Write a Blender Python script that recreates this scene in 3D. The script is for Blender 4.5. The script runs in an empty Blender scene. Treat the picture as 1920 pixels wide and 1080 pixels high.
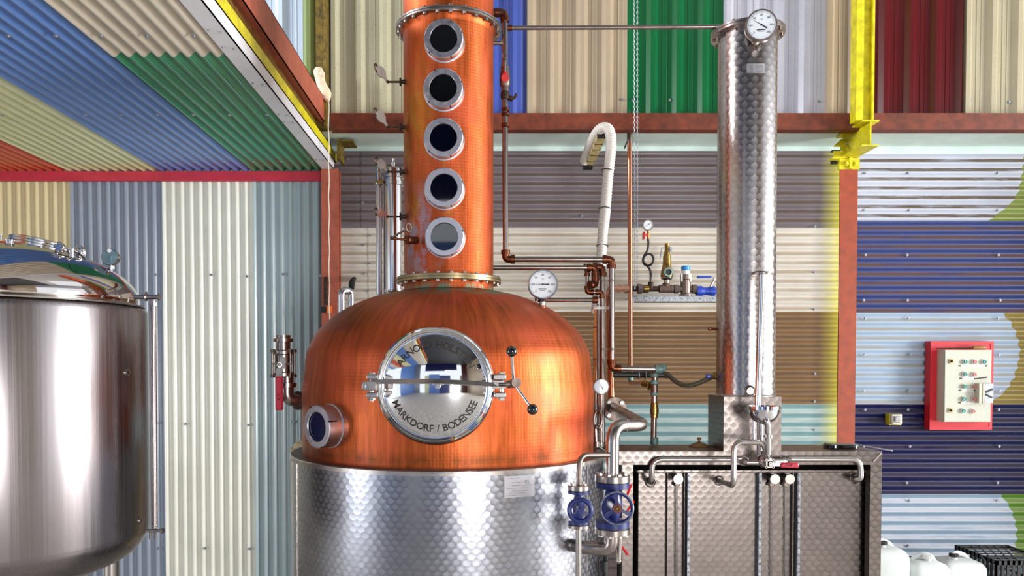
import bpy, math, random
from mathutils import Vector, Matrix, Quaternion
random.seed(7)
D = bpy.data
SC = bpy.context.scene
COL = SC.collection
PI = math.pi

# ------------------------------------------------------------------ camera
F, CX0, HOR, TH, CAMZ = 1450.0, 908.0, 677.0, math.radians(1.4), 1.85
CYP = HOR + F * math.tan(TH)
cam = D.cameras.new('camera')
cam.sensor_width = 36.0
cam.lens = F / 1920 * 36
cam.shift_x = (960 - CX0) / 1920
cam.shift_y = (CYP - 540) / 1920
cam.clip_start = 0.05
camo = D.objects.new('camera', cam)
camo.location = (0, 0, CAMZ)
camo.rotation_euler = (PI / 2 - TH, 0, 0)
COL.objects.link(camo)
SC.camera = camo

# ------------------------------------------------------------------ light
SC.view_settings.view_transform = 'Standard'
SC.view_settings.look = 'None'
SC.view_settings.gamma = 1.0
SC.view_settings.use_curve_mapping = False
SC.view_settings.exposure = 0.2
wd = D.worlds.new('sky')
SC.world = wd
wd.use_nodes = True
bg = wd.node_tree.nodes['Background']
bg.inputs[0].default_value = (0.86, 0.93, 1.0, 1)
bg.inputs[1].default_value = 1.15


def area(name, loc, target, sx, sy, power, col):
    l = D.lights.new(name, 'AREA')
    l.shape = 'RECTANGLE'
    l.size, l.size_y = sx, sy
    l.energy = power
    l.color = col
    o = D.objects.new(name, l)
    o.location = loc
    o.rotation_euler = (Vector(target) - Vector(loc)).to_track_quat('-Z', 'Y').to_euler()
    COL.objects.link(o)


area('daylight_right_opening', (9.6, 2.9, 2.2), (-1.5, 6.0, 2.2), 3.4, 4.0, 1180, (1, 0.985, 0.96))
area('daylight_left_opening', (-7.5, 3.0, 5.0), (2.0, 6.0, 3.8), 3.4, 1.6, 750, (0.96, 0.98, 1))
area('daylight_left_low_opening', (-7.2, 0.8, 1.0), (-2.0, 5.8, 3.3), 3.4, 1.6, 120, (0.93, 0.97, 1))
area('daylight_rear_opening', (3.2, -6.2, 1.1), (-1.2, 5.8, 3.0), 2.0, 2.0, 340, (1, 0.99, 0.97))


# ------------------------------------------------------------------ projection helpers
def W(px, py, Y):
    """the point at distance Y whose picture is at pixel (px, py)"""
    dx, dy = (px - CX0) / F, (CYP - py) / F
    dv = Vector((dx, math.cos(TH) + dy * math.sin(TH), -math.sin(TH) + dy * math.cos(TH)))
    t = Y / dv.y
    return Vector((dv.x * t, Y, CAMZ + dv.z * t))


def S(Y, px=1.0):
    return px * Y / F


def lin(h):
    h = h.lstrip('#')
    r = []
    for i in (0, 2, 4):
        c = int(h[i:i + 2], 16) / 255
        r.append(c / 12.92 if c <= 0.04045 else ((c + 0.055) / 1.055) ** 2.4)
    return (*r, 1.0)


# ------------------------------------------------------------------ materials
class NT:
    def __init__(self, name):
        self.m = D.materials.new(name)
        self.m.use_nodes = True
        self.t = self.m.node_tree
        self.b = self.t.nodes['Principled BSDF']

    def n(self, typ, **kw):
        x = self.t.nodes.new(typ)
        for k, v in kw.items():
            setattr(x, k, v)
        return x

    def l(self, a, b):
        self.t.links.new(a, b)

    def math(self, op, a, b=None, c=None):
        x = self.n('ShaderNodeMath', operation=op)
        for i, v in enumerate((a, b, c)):
            if v is None:
                continue
            if isinstance(v, (int, float)):
                x.inputs[i].default_value = v
            else:
                self.l(v, x.inputs[i])
        return x.outputs[0]

    def mix(self, fac, a, b):
        x = self.n('ShaderNodeMix', data_type='RGBA')
        for i, v in ((0, fac), (6, a), (7, b)):
            if isinstance(v, (int, float, tuple)):
                x.inputs[i].default_value = v
            else:
                self.l(v, x.inputs[i])
        return x.outputs[2]

    def ramp(self, f, lo, hi, a=0.0, b=1.0):
        x = self.n('ShaderNodeMapRange')
        x.inputs[1].default_value, x.inputs[2].default_value = lo, hi
        x.inputs[3].default_value, x.inputs[4].default_value = a, b
        self.l(f, x.inputs[0])
        return x.outputs[0]

    def noise(self, vec, scale, detail=4, rough=0.6, mapscale=None):
        x = self.n('ShaderNodeTexNoise')
        x.inputs['Scale'].default_value = scale
        x.inputs['Detail'].default_value = detail
        x.inputs['Roughness'].default_value = rough
        if mapscale:
            mp = self.n('ShaderNodeMapping')
            mp.inputs['Scale'].default_value = mapscale
            self.l(vec, mp.inputs[0])
            vec = mp.outputs[0]
        self.l(vec, x.inputs['Vector'])
        return x.outputs[0]

    def bump(self, h, strength, dist=0.01):
        x = self.n('ShaderNodeBump')
        x.inputs['Strength'].default_value = strength
        x.inputs['Distance'].default_value = dist
        self.l(h, x.inputs['Height'])
        self.l(x.outputs[0], self.b.inputs['Normal'])

    def pos(self):
        return self.n('ShaderNodeNewGeometry').outputs['Position']

    def uv(self):
        return self.n('ShaderNodeTexCoord').outputs['UV']


MATS = {}


def plain(name, col, rough=0.5, metal=0.0, coat=0.0, grain=0.06, gs=60, spec=0.5, bump=0.0):
    if name in MATS:
        return MATS[name]
    k = NT(name)
    c = lin(col)
    nz = k.noise(k.pos(), gs, 5)
    dark = tuple(x * (1 - 2.2 * grain) for x in c[:3]) + (1,)
    lite = tuple(min(1, x * (1 + 1.2 * grain)) for x in c[:3]) + (1,)
    k.l(k.mix(k.ramp(nz, 0.3, 0.7), dark, lite), k.b.inputs['Base Color'])
    k.b.inputs['Roughness'].default_value = rough
    k.b.inputs['Metallic'].default_value = metal
    k.b.inputs['Coat Weight'].default_value = coat
    k.b.inputs['Specular IOR Level'].default_value = spec
    if bump:
        k.bump(nz, bump, 0.004)
    MATS[name] = k.m
    return k.m


def sheet_mat(name, col, dust=None, dust_amt=0.0, speck=0.25, rough=0.26, over=None, coat=0.15):
    """painted steel sheet: faint weathering, specks, dust lying on upward-facing flanks, yellow glow painted in beside a post"""
    if name in MATS:
        return MATS[name]
    k = NT(name)
    c = lin(col)
    p = k.pos()
    big = k.noise(p, 2.2, 4)
    base = k.mix(k.ramp(big, 0.3, 0.75), tuple(x * 0.86 for x in c[:3]) + (1,), c)
    sp = k.noise(p, 75, 4, 0.75)
    base = k.mix(k.ramp(sp, 0.57, 0.72, 0, speck), base, tuple(x * 0.25 for x in c[:3]) + (1,))
    rg = rough
    if dust:
        nz = k.n('ShaderNodeSeparateXYZ')
        k.l(k.n('ShaderNodeNewGeometry').outputs['Normal'], nz.inputs[0])
        m1 = k.ramp(nz.outputs[2], 0.02, 0.28)
        m2 = k.ramp(k.noise(p, 9, 5, 0.65, (0.35, 1, 2.5)), 0.22, 0.52)
        fac = k.math('MULTIPLY', k.math('MULTIPLY', m1, m2), dust_amt)
        base = k.mix(fac, base, lin(dust))
        k.l(k.ramp(fac, 0, 1, rough, 0.85), k.b.inputs['Roughness'])
        rg = None
    if over:  # yellow glow towards the post, put into the sheet colour
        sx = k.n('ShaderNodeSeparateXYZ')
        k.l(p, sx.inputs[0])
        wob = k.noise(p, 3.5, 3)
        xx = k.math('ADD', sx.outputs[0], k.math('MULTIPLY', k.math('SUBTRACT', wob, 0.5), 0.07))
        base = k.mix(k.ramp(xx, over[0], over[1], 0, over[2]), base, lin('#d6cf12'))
    k.l(base, k.b.inputs['Base Color'])
    if rg is not None:
        k.b.inputs['Roughness'].default_value = rg
    k.b.inputs['Coat Weight'].default_value = coat
    if coat == 0:
        k.b.inputs['Specular IOR Level'].default_value = 0.35
    k.b.inputs['Coat Roughness'].default_value = 0.25
    MATS[name] = k.m
    return k.m


def perlage(name, col, pitch, rough=0.3, bump=0.35, planar=False, tl=0.5):
    """engine-turned stainless steel: overlapping polished discs in a hexagonal grid"""
    k = NT(name)
    if planar:
        sp = k.n('ShaderNodeSeparateXYZ')
        k.l(k.pos(), sp.inputs[0])
        u0, v0 = k.math('ADD', sp.outputs[0], k.math('MULTIPLY', sp.outputs[1], 1.0)), sp.outputs[2]
    else:
        sp = k.n('ShaderNodeSeparateXYZ')
        k.l(k.uv(), sp.inputs[0])
        u0, v0 = sp.outputs[0], sp.outputs[1]
    # discs overlap like fish scales: every point belongs to the upper disc when inside it, else to the lower one
    v = k.math('DIVIDE', v0, pitch * 0.62)
    row = k.math('FLOOR', v)
    fv = k.math('FRACT', v)
    uu = k.math('DIVIDE', u0, pitch)
    par = k.math('MULTIPLY', k.math('MODULO', k.math('ABSOLUTE', row), 2.0), 0.5)

    def dist(shift, vv):
        a = k.math('SUBTRACT', k.math('FRACT', k.math('ADD', uu, shift)), 0.5)
        b = k.math('MULTIPLY', vv, 0.62)
        return k.math('SQRT', k.math('ADD', k.math('MULTIPLY', a, a), k.math('MULTIPLY', b, b)))
    d0 = dist(par, fv)
    d1 = dist(k.math('ADD', par, 0.5), k.math('SUBTRACT', 1.0, fv))
    up = k.math('LESS_THAN', d1, 0.62)
    rr = k.math('ADD', k.math('MULTIPLY', up, d1), k.math('MULTIPLY', k.math('SUBTRACT', 1.0, up), d0))
    ids = k.n('ShaderNodeCombineXYZ')
    k.l(k.math('FLOOR', k.math('ADD', uu, k.math('ADD', par, k.math('MULTIPLY', up, 0.5)))), ids.inputs[0])
    k.l(k.math('ADD', row, up), ids.inputs[1])
    wn = k.n('ShaderNodeTexWhiteNoise', noise_dimensions='2D')
    k.l(ids.outputs[0], wn.inputs['Vector'])
    ring = k.math('MULTIPLY', k.math('SINE', k.math('MULTIPLY', rr, 80.0)), 0.02)
    h = k.math('ADD', k.math('MULTIPLY', rr, k.math('ADD', 0.7, k.math('MULTIPLY', wn.outputs[0], tl))), ring)
    k.bump(h, bump, pitch * 0.35)
    c = lin(col)
    big = k.noise(k.pos(), 3.0, 4)
    fac = k.math('ADD', k.math('MULTIPLY', wn.outputs[0], 0.25), k.ramp(big, 0.3, 0.7, 0, 0.75))
    k.l(k.mix(fac, tuple(x * 0.74 for x in c[:3]) + (1,), c), k.b.inputs['Base Color'])
    k.l(k.ramp(rr, 0.15, 0.6, rough * 1.25, rough * 0.8), k.b.inputs['Roughness'])
    k.b.inputs['Metallic'].default_value = 1.0
    MATS[name] = k.m
    return k.m


def copper_mat(name, bands=()):
    k = NT(name)
    uv, p = k.uv(), k.pos()
    st = k.noise(uv, 9, 6, 0.65, (3.0, 0.35, 1))
    bl = k.noise(p, 3.2, 5, 0.6)
    c = k.mix(k.ramp(st, 0.32, 0.68), (0.29, 0.056, 0.010, 1), (0.64, 0.138, 0.040, 1))
    c = k.mix(k.ramp(bl, 0.42, 0.68, 0, 0.6), c, (0.62, 0.112, 0.062, 1))
    fine = k.noise(uv, 40, 5, 0.7, (4, 0.5, 1))
    c = k.mix(k.ramp(fine, 0.60, 0.74, 0, 0.45), c, (0.30, 0.085, 0.02, 1))
    sp = k.n('ShaderNodeSeparateXYZ')
    k.l(p, sp.inputs[0])
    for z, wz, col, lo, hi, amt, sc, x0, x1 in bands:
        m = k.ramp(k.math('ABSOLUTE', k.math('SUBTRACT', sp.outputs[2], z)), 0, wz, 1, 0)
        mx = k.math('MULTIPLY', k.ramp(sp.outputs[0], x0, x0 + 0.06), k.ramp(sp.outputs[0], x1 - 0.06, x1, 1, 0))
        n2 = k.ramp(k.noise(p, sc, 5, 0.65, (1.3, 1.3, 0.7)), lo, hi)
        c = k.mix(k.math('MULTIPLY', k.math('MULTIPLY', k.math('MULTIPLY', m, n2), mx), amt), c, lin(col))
    k.l(c, k.b.inputs['Base Color'])
    k.b.inputs['Metallic'].default_value = 1.0
    k.l(k.ramp(bl, 0.3, 0.7, 0.44, 0.58), k.b.inputs['Roughness'])
    su = k.n('ShaderNodeSeparateXYZ')
    k.l(uv, su.inputs[0])
    g = k.math('ADD', k.math('SINE', k.math('MULTIPLY', su.outputs[0], 2 * PI / 0.016)),
               k.math('SINE', k.math('MULTIPLY', su.outputs[1], 2 * PI / 0.016)))
    h = k.math('ADD', k.math('MULTIPLY', g, 0.10), k.math('MULTIPLY', k.noise(uv, 30, 4), 0.8))
    k.bump(h, 0.16, 0.006)
    k.b.inputs['Coat Weight'].default_value = 0.12
    k.b.inputs['Coat Roughness'].default_value = 0.28
    MATS[name] = k.m
    return k.m


def streak_metal(name, col, rough, lo=0.8, ms=(1, 1, 0.05), sc=40, bump=0.0, metal=1.0):
    k = NT(name)
    c = lin(col)
    n1 = k.noise(k.pos(), sc, 4, 0.6, ms)
    k.l(k.mix(k.ramp(n1, 0.3, 0.7), tuple(x * lo for x in c[:3]) + (1,), c), k.b.inputs['Base Color'])
    k.b.inputs['Metallic'].default_value = metal
    k.l(k.ramp(n1, 0.3, 0.7, rough * 1.3, rough * 0.8), k.b.inputs['Roughness'])
    if bump:
        k.bump(n1, bump, 0.003)
    MATS[name] = k.m
    return k.m


def glass_mat(name, col, rough=0.03):
    k = NT(name)
    n1 = k.noise(k.pos(), 45, 5)
    c = lin(col)
    k.l(k.mix(k.ramp(n1, 0.5, 0.8, 0, 0.5), c, tuple(x * 1.6 + 0.004 for x in c[:3]) + (1,)), k.b.inputs['Base Color'])
    k.b.inputs['Roughness'].default_value = rough
    k.b.inputs['Coat Weight'].default_value = 1.0
    k.b.inputs['Coat Roughness'].default_value = rough
    k.b.inputs['Specular IOR Level'].default_value = 0.9
    MATS[name] = k.m
    return k.m


def clear_mat(name, col, rough=0.05, trans=1.0, ior=1.45):
    k = NT(name)
    n1 = k.noise(k.pos(), 20, 3)
    c = lin(col)
    k.l(k.mix(n1, c, tuple(x * 0.9 for x in c[:3]) + (1,)), k.b.inputs['Base Color'])
    k.b.inputs['Roughness'].default_value = rough
    k.b.inputs['Transmission Weight'].default_value = trans
    k.b.inputs['IOR'].default_value = ior
    MATS[name] = k.m
    return k.m


Z0 = CAMZ
M = {}
M['copper'] = copper_mat('aged copper of the kettle', (
    (Z0 + 0.37, 0.045, '#3fae97', 0.44, 0.56, 0.95, 9, -0.6, 0.3),
    (Z0 - 0.45, 0.05, '#5c3a1c', 0.3, 0.6, 0.7, 12, -2, 2)))
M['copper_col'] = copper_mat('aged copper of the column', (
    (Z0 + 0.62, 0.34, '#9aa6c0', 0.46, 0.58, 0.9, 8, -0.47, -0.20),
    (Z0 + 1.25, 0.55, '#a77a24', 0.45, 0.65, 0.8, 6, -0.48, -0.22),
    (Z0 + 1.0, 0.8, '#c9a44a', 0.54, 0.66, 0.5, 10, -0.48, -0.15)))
M['perl_drum'] = perlage('circle-polished steel of the jacket', '#a6a7b0', 0.043, 0.27, 0.075, False, 0.6)
M['perl_col'] = perlage('circle-polished steel of the slim column', '#b8b0ae', 0.052, 0.25, 0.05, False, 0.6)
M['perl_cab'] = perlage('circle-polished steel of the cabinet', '#7d7470', 0.047, 0.33, 0.05, True, 0.6)
M['steel'] = streak_metal('polished stainless steel', '#d8d6d8', 0.14, 0.9)
M['chrome'] = plain('mirror chrome', '#e4e4e8', 0.05, 1.0, grain=0.01)
M['satin'] = streak_metal('satin stainless steel', '#bdb5b0', 0.30, 0.85, (1, 1, 1), 25)
M['weld'] = streak_metal('warm tinted stainless steel', '#b0a5a1', 0.27, 0.72, (1, 1, 1), 14)
M['brown_steel'] = streak_metal('dusty brown stainless steel', '#8d7d75', 0.42, 0.7, (1, 1, 1), 30)
M['tank'] = streak_metal('brushed stainless steel of the tank', '#989193', 0.24, 0.86, (5, 5, 0.02), 18)
M['tank_top'] = streak_metal('polished stainless steel of the tank top', '#d8d0cc', 0.06, 0.94, (1, 1, 1), 5)
M['ring'] = streak_metal('turned aluminium ring', '#d5d3dc', 0.33, 0.85, (1, 1, 1), 45)
M['flange'] = streak_metal('tarnished flange steel', '#a8a09b', 0.33, 0.7, (1, 1, 1), 20)
M['brassflange'] = streak_metal('yellowed flange steel', '#b3a07c', 0.34, 0.65, (1, 1, 1), 14)
M['pipe_cu'] = streak_metal('dull copper pipe', '#a59892', 0.28, 0.6, (1, 1, 0.3), 12)
M['pipe_new'] = streak_metal('bright copper pipe', '#c07f62', 0.30, 0.8, (1, 1, 0.3), 12)
M['fit_cu'] = streak_metal('brown copper fitting', '#7d4a36', 0.36, 0.55, (1, 1, 1), 25)
M['verdigris'] = plain('copper fitting with verdigris', '#7fa09a', 0.6, 0.5, grain=0.25, gs=80)
M['brass'] = streak_metal('brass', '#a98a4c', 0.3, 0.7, (1, 1, 1), 25)
M['iron'] = plain('rusty dark iron', '#4d3a30', 0.6, 0.6, grain=0.35, gs=70, bump=0.3)
M['rust'] = plain('rust crusted iron', '#70594d', 0.75, 0.3, grain=0.35, gs=150, bump=0.6)
M['blackpipe'] = plain('black painted pipe', '#2a2626', 0.42, 0.2, grain=0.1)
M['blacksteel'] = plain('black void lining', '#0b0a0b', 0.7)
M['rubber'] = plain('black rubber hose', '#171a19', 0.45)
M['knob'] = plain('glossy black plastic knob', '#08080b', 0.08, coat=1.0, grain=0.02)
M['glass_blue'] = glass_mat('dark sight glass', '#020309')
M['glass_kettle'] = glass_mat('blue-tinted sight glass', '#141d3d')
M['blue'] = plain('blue valve paint', '#18256a', 0.42, coat=0.2, grain=0.15, gs=30)
M['blue_b'] = plain('bright blue handle paint', '#1e3fae', 0.4, coat=0.3)
M['cap_b'] = plain('bright blue plastic cap', '#2d8fd8', 0.4)
M['red'] = plain('red plastic grip', '#c2203a', 0.38, coat=0.2)
M['redtap'] = plain('bright red tap handle', '#d81c22', 0.35, coat=0.3)
M['redframe'] = plain('bright red painted board', '#d3192b', 0.42, grain=0.05, gs=20)
M['cream'] = plain('cream powder coated enclosure', '#cfcbb9', 0.5, grain=0.05, gs=90)
M['white'] = plain('white plastic', '#e6e3e0', 0.45)
M['white_paint'] = plain('white painted flashing', '#dcdbe0', 0.4, grain=0.03, gs=10)
M['teal_paint'] = plain('pale mint painted flashing', '#d3e6e1', 0.38, grain=0.06, gs=4)
M['primer'] = plain('red oxide steel paint', '#6a2c14', 0.5, grain=0.22, gs=14)
M['primer_l'] = plain('salmon red steel paint', '#a8553f', 0.5, grain=0.12, gs=14)
M['primer_r'] = plain('orange red steel paint', '#993c18', 0.48, grain=0.12, gs=16)
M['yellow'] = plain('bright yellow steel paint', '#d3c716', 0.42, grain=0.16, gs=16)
M['yellow_d'] = plain('dirty yellow steel paint with web shade', '#6f5a16', 0.55, grain=0.35, gs=30)
M['redtrim'] = plain('crimson painted trim', '#bf2f42', 0.4, grain=0.08, gs=8)
M['teal_btn'] = plain('teal push button', '#4d9a94', 0.4)
M['pink_btn'] = plain('salmon push button', '#cf7d78', 0.4)
M['black'] = plain('black paint', '#141212', 0.5)
M['ink'] = plain('dark engraved lettering', '#2d2622', 0.55)
M['dial'] = plain('white gauge dial', '#e8ecf2', 0.35, coat=0.6, grain=0.01)
M['dial_b'] = plain('pale blue gauge dial', '#c4d6e8', 0.35, coat=0.6, grain=0.03)
M['slate'] = plain('slate blue dial', '#5d7680', 0.3, coat=0.5)
M['hose_w'] = plain('off-white corrugated hose plastic', '#d6d0c8', 0.5)
M['tape'] = plain('yellowed wrapped lagging', '#cdb981', 0.65, grain=0.25, gs=30)
M['foam'] = plain('cream expanding foam', '#e2cdb0', 0.7, grain=0.1, gs=25)
M['cord'] = plain('off-white cotton cord', '#ddd2c0', 0.8)
M['orange_wire'] = plain('orange cable sheath', '#d97a2c', 0.5)
M['galv'] = plain('galvanised steel', '#9fa3aa', 0.45, 0.8, grain=0.25, gs=60)
M['hdpe'] = clear_mat('translucent white plastic', '#eef3f2', 0.45, 0.35, 1.3)
M['tubeglass'] = clear_mat('clear gauge glass', '#f2f5f7', 0.02)
M['plate'] = streak_metal('brushed data plate', '#b6b2b6', 0.5, 0.92, (0.1, 1, 1), 60)
M['ply'] = plain('tan timber', '#a07c4c', 0.6, grain=0.2, gs=20)
M['wood_b'] = plain('varnished brown handle', '#a06c28', 0.4, coat=0.3)
M['creamplastic'] = plain('cream plastic', '#dcc9a0', 0.55)
M['concrete'] = plain('worn concrete floor', '#d6d0c6', 0.6, grain=0.15, gs=6)
M['roof'] = plain('dark lining for unseen roof and added deck', '#2c2c2e', 0.7)
M['roof_l'] = plain('pale lining for unseen roof', '#9a9a98', 0.7)


# ------------------------------------------------------------------ mesh builder
def frame(axis):
    a = Vector(axis).normalized()
    ref = Vector((0, 0, 1)) if abs(a.z) < 0.9 else Vector((0, -1, 0))
    x = ref.cross(a).normalized()
    return x, a.cross(x).normalized(), a


def fillet(pts, rad, seg=7):
    pts = [Vector(p) for p in pts]
    out = [pts[0]]
    for i in range(1, len(pts) - 1):
        p, a, b = pts[i], pts[i - 1], pts[i + 1]
        u, v = (a - p), (b - p)
        r = min(rad, u.length * 0.48, v.length * 0.48)
        s, e = p + u.normalized() * r, p + v.normalized() * r
        for k in range(seg + 1):
            t = k / seg
            out.append(s * (1 - t) ** 2 + p * 2 * t * (1 - t) + e * t * t)
    out.append(pts[-1])
    return out


def catmull(pts, n=6):
    pts = [Vector(p) for p in pts]
    P = [pts[0] * 2 - pts[1]] + pts + [pts[-1] * 2 - pts[-2]]
    out = []
    for i in range(1, len(P) - 2):
        a, b, c, d = P[i - 1:i + 3]
        for k in range(n):
            t = k / n
            out.append(0.5 * ((2 * b) + (c - a) * t + (2 * a - 5 * b + 4 * c - d) * t * t + (3 * b - a - 3 * c + d) * t ** 3))
    out.append(pts[-1])
    return out


class MB:
    def __init__(self):
        self.v, self.f, self.uv = [], [], []

    def add(self, vs, fs, uvs=None):
        o = len(self.v)
        self.v += [Vector(v) for v in vs]
        for i, f in enumerate(fs):
            self.f.append([j + o for j in f])
            self.uv.append(uvs[i] if uvs else None)
        return self

    def box(self, lo, hi):
        a, b = Vector(lo), Vector(hi)
        vs = [(x, y, z) for x in (a.x, b.x) for y in (a.y, b.y) for z in (a.z, b.z)]
        return self.add(vs, [(0, 1, 3, 2), (4, 6, 7, 5), (0, 4, 5, 1), (2, 3, 7, 6), (0, 2, 6, 4), (1, 5, 7, 3)])

    def obox(self, c, ax, ay, az):
        """box from centre and three half-extent vectors"""
        c, ax, ay, az = Vector(c), Vector(ax), Vector(ay), Vector(az)
        vs = [c + ax * i + ay * j + az * k for i in (-1, 1) for j in (-1, 1) for k in (-1, 1)]
        return self.add(vs, [(0, 1, 3, 2), (4, 6, 7, 5), (0, 4, 5, 1), (2, 3, 7, 6), (0, 2, 6, 4), (1, 5, 7, 3)])

    def pbox(self, x0, y0, x1, y1, Y0, Y1, ch=0.0):
        """box whose front face (at Y0) fills the pixel rectangle, reaching back to Y1"""
        a, b = W(x0, y1, Y0), W(x1, y0, Y0)
        if ch <= 0:
            return self.box((a.x, Y0, a.z), (b.x, Y1, b.z))
        return self.cbox((a.x, Y0, a.z), (b.x, Y1, b.z), ch)

    def cbox(self, lo, hi, ch):
        """box with chamfered front edges and vertical corners"""
        a, b = Vector(lo), Vector(hi)
        secs = [(a.y, ch), (a.y + ch, 0), (b.y, 0)]
        rings = []
        for y, i in secs:
            c = ch
            x0, x1, z0, z1 = a.x + i, b.x - i, a.z + i, b.z - i
            rings.append([(x0 + c, y, z0), (x1 - c, y, z0), (x1, y, z0 + c), (x1, y, z1 - c), (x1 - c, y, z1), (x0 + c, y, z1), (x0, y, z1 - c), (x0, y, z0 + c)])
        return self.loft(rings)

    def loft(self, rings, caps=True, closed=True):
        n = len(rings[0])
        vs = [p for r in rings for p in r]
        fs = []
        for i in range(len(rings) - 1):
            for j in range(n if closed else n - 1):
                k = (j + 1) % n
                fs.append((i * n + j, i * n + k, (i + 1) * n + k, (i + 1) * n + j))
        if caps:
            fs.append(tuple(range(n))[::-1])
            fs.append(tuple(range((len(rings) - 1) * n, len(rings) * n)))
        return self.add(vs, fs)

    def cyl(self, p0, p1, r0, r1=None, n=16, caps=True):
        p0, p1 = Vector(p0), Vector(p1)
        r1 = r0 if r1 is None else r1
        x, y, _ = frame(p1 - p0)
        rings = []
        for p, r in ((p0, r0), (p1, r1)):
            rings.append([p + x * math.cos(2 * PI * i / n) * r + y * math.sin(2 * PI * i / n) * r for i in range(n)])
        return self.loft(rings, caps)

    def hexb(self, p, axis, r, h, n=6):
        a = Vector(axis).normalized()
        return self.cyl(p, Vector(p) + a * h, r, r, n)

    def lathe(self, o, axis, prof, n=32, a0=0.0, a1=2 * PI):
        """prof: list of (radius, height along axis); uv = (arc, height)"""
        o = Vector(o)
        x, y, a = frame(axis)
        full = abs(a1 - a0 - 2 * PI) < 1e-6
        m = n if full else n + 1
        rm = max(p[0] for p in prof)
        vs, fs, uvs, ln = [], [], [], [0.0]
        for i in range(1, len(prof)):
            ln.append(ln[-1] + math.hypot(prof[i][0] - prof[i - 1][0], prof[i][1] - prof[i - 1][1]))
        for r, h in prof:
            for j in range(m):
                t = a0 + (a1 - a0) * j / n
                vs.append(o + a * h + (x * math.cos(t) + y * math.sin(t)) * r)
        for i in range(len(prof) - 1):
            for j in range(n):
                k = (j + 1) % m
                fs.append((i * m + j, i * m + k, (i + 1) * m + k, (i + 1) * m + j))
                u0, u1 = (a0 + (a1 - a0) * j / n) * rm, (a0 + (a1 - a0) * (j + 1) / n) * rm
                uvs.append([(u0, ln[i]), (u1, ln[i]), (u1, ln[i + 1]), (u0, ln[i + 1])])
        return self.add(vs, fs, uvs)

    def tube(self, pts, r, n=12, caps=True):
        pts = [Vector(p) for p in pts]
        rs = r if isinstance(r, (list, tuple)) else [r] * len(pts)
        d = [(pts[min(i + 1, len(pts) - 1)] - pts[max(i - 1, 0)]).normalized() for i in range(len(pts))]
        x, y, _ = frame(d[0])
        rings = []
        for i, p in enumerate(pts):
            if i:
                q = d[i - 1].rotation_difference(d[i])
                x = q @ x
                x = (x - d[i] * x.dot(d[i])).normalized()
            y = d[i].cross(x)
            rings.append([p + (x * math.cos(2 * PI * j / n) + y * math.sin(2 * PI * j / n)) * rs[i] for j in range(n)])
        return self.loft(rings, caps)

    def sphere(self, c, r, n=16, sc=(1, 1, 1)):
        m = n // 2
        c = Vector(c)
        rings = []
        for i in range(1, m):
            t = PI * i / m
            rings.append([c + Vector((math.sin(t) * math.cos(2 * PI * j / n) * r * sc[0], math.sin(t) * math.sin(2 * PI * j / n) * r * sc[1], -math.cos(t) * r * sc[2])) for j in range(n)])
        self.loft(rings, False)
        o = len(self.v) - len(rings) * n
        b, t = len(self.v), len(self.v) + 1
        self.v += [c - Vector((0, 0, r * sc[2])), c + Vector((0, 0, r * sc[2]))]
        for j in range(n):
            k = (j + 1) % n
            self.f += [[o + k, o + j, b], [o + (m - 2) * n + j, o + (m - 2) * n + k, t]]
            self.uv += [None, None]
        return self

    def torus(self, c, axis, R, r, n=28, m=10, a0=0.0, a1=2 * PI):
        x, y, a = frame(axis)
        c = Vector(c)
        pts = [c + (x * math.cos(a0 + (a1 - a0) * i / n) + y * math.sin(a0 + (a1 - a0) * i / n)) * R for i in range(n + (0 if a1 - a0 >= 2 * PI - 1e-6 else 1))]
        rings = []
        for p in pts:
            u = (p - c).normalized()
            rings.append([p + (u * math.cos(2 * PI * j / m) + a * math.sin(2 * PI * j / m)) * r for j in range(m)])
        if a1 - a0 >= 2 * PI - 1e-6:
            rings.append(rings[0])
            return self.loft(rings, False)
        return self.loft(rings, True)

    def prism(self, poly, vec):
        v = Vector(vec)
        return self.loft([[Vector(p) for p in poly], [Vector(p) + v for p in poly]])

    def mesh(self, name, mat, org, smooth=32):
        me = D.meshes.new(name)
        org = Vector(org)
        me.from_pydata([tuple(v - org) for v in self.v], [], self.f)
        if any(u for u in self.uv):
            ul = me.uv_layers.new(name='UVMap')
            i = 0
            for u, f in zip(self.uv, self.f):
                for k in range(len(f)):
                    if u:
                        ul.data[i].uv = u[k]
                    i += 1
        me.materials.append(mat)
        me.validate()
        if smooth:
            me.polygons.foreach_set('use_smooth', [True] * len(me.polygons))
            me.set_sharp_from_angle(angle=math.radians(smooth))
        bm_fix(me)
        return me

    def build(self, name, mat, parent=None, label=None, cat=None, group=None, kind=None, org=None, smooth=32):
        if parent is not None:
            org = ORG[parent.name]
        elif org is None:
            lo = [min(v[i] for v in self.v) for i in range(3)]
            hi = [max(v[i] for v in self.v) for i in range(3)]
            org = Vector(((lo[0] + hi[0]) / 2, (lo[1] + hi[1]) / 2, lo[2]))
        me = self.mesh(name, mat, org, smooth)
        o = D.objects.new(name, me)
        COL.objects.link(o)
        if parent is not None:
            o.parent = parent
        else:
            o.location = org
        ORG[o.name] = Vector(org)
        tag(o, label, cat, group, kind)
        return o


def bm_fix(me):
    import bmesh
    b = bmesh.new()
    b.from_mesh(me)
    bmesh.ops.recalc_face_normals(b, faces=b.faces)
    b.to_mesh(me)
    b.free()


ORG = {}


def tag(o, label=None, cat=None, group=None, kind=None):
    for k, v in (('label', label), ('category', cat), ('group', group), ('kind', kind)):
        if v:
            o[k] = v
    return o


def thing(name, label, cat, loc, group=None, kind=None):
    o = D.objects.new(name, None)
    o.empty_display_size = 0.1
    o.location = loc
    COL.objects.link(o)
    ORG[o.name] = Vector(loc)
    return tag(o, label, cat, group, kind)


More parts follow.
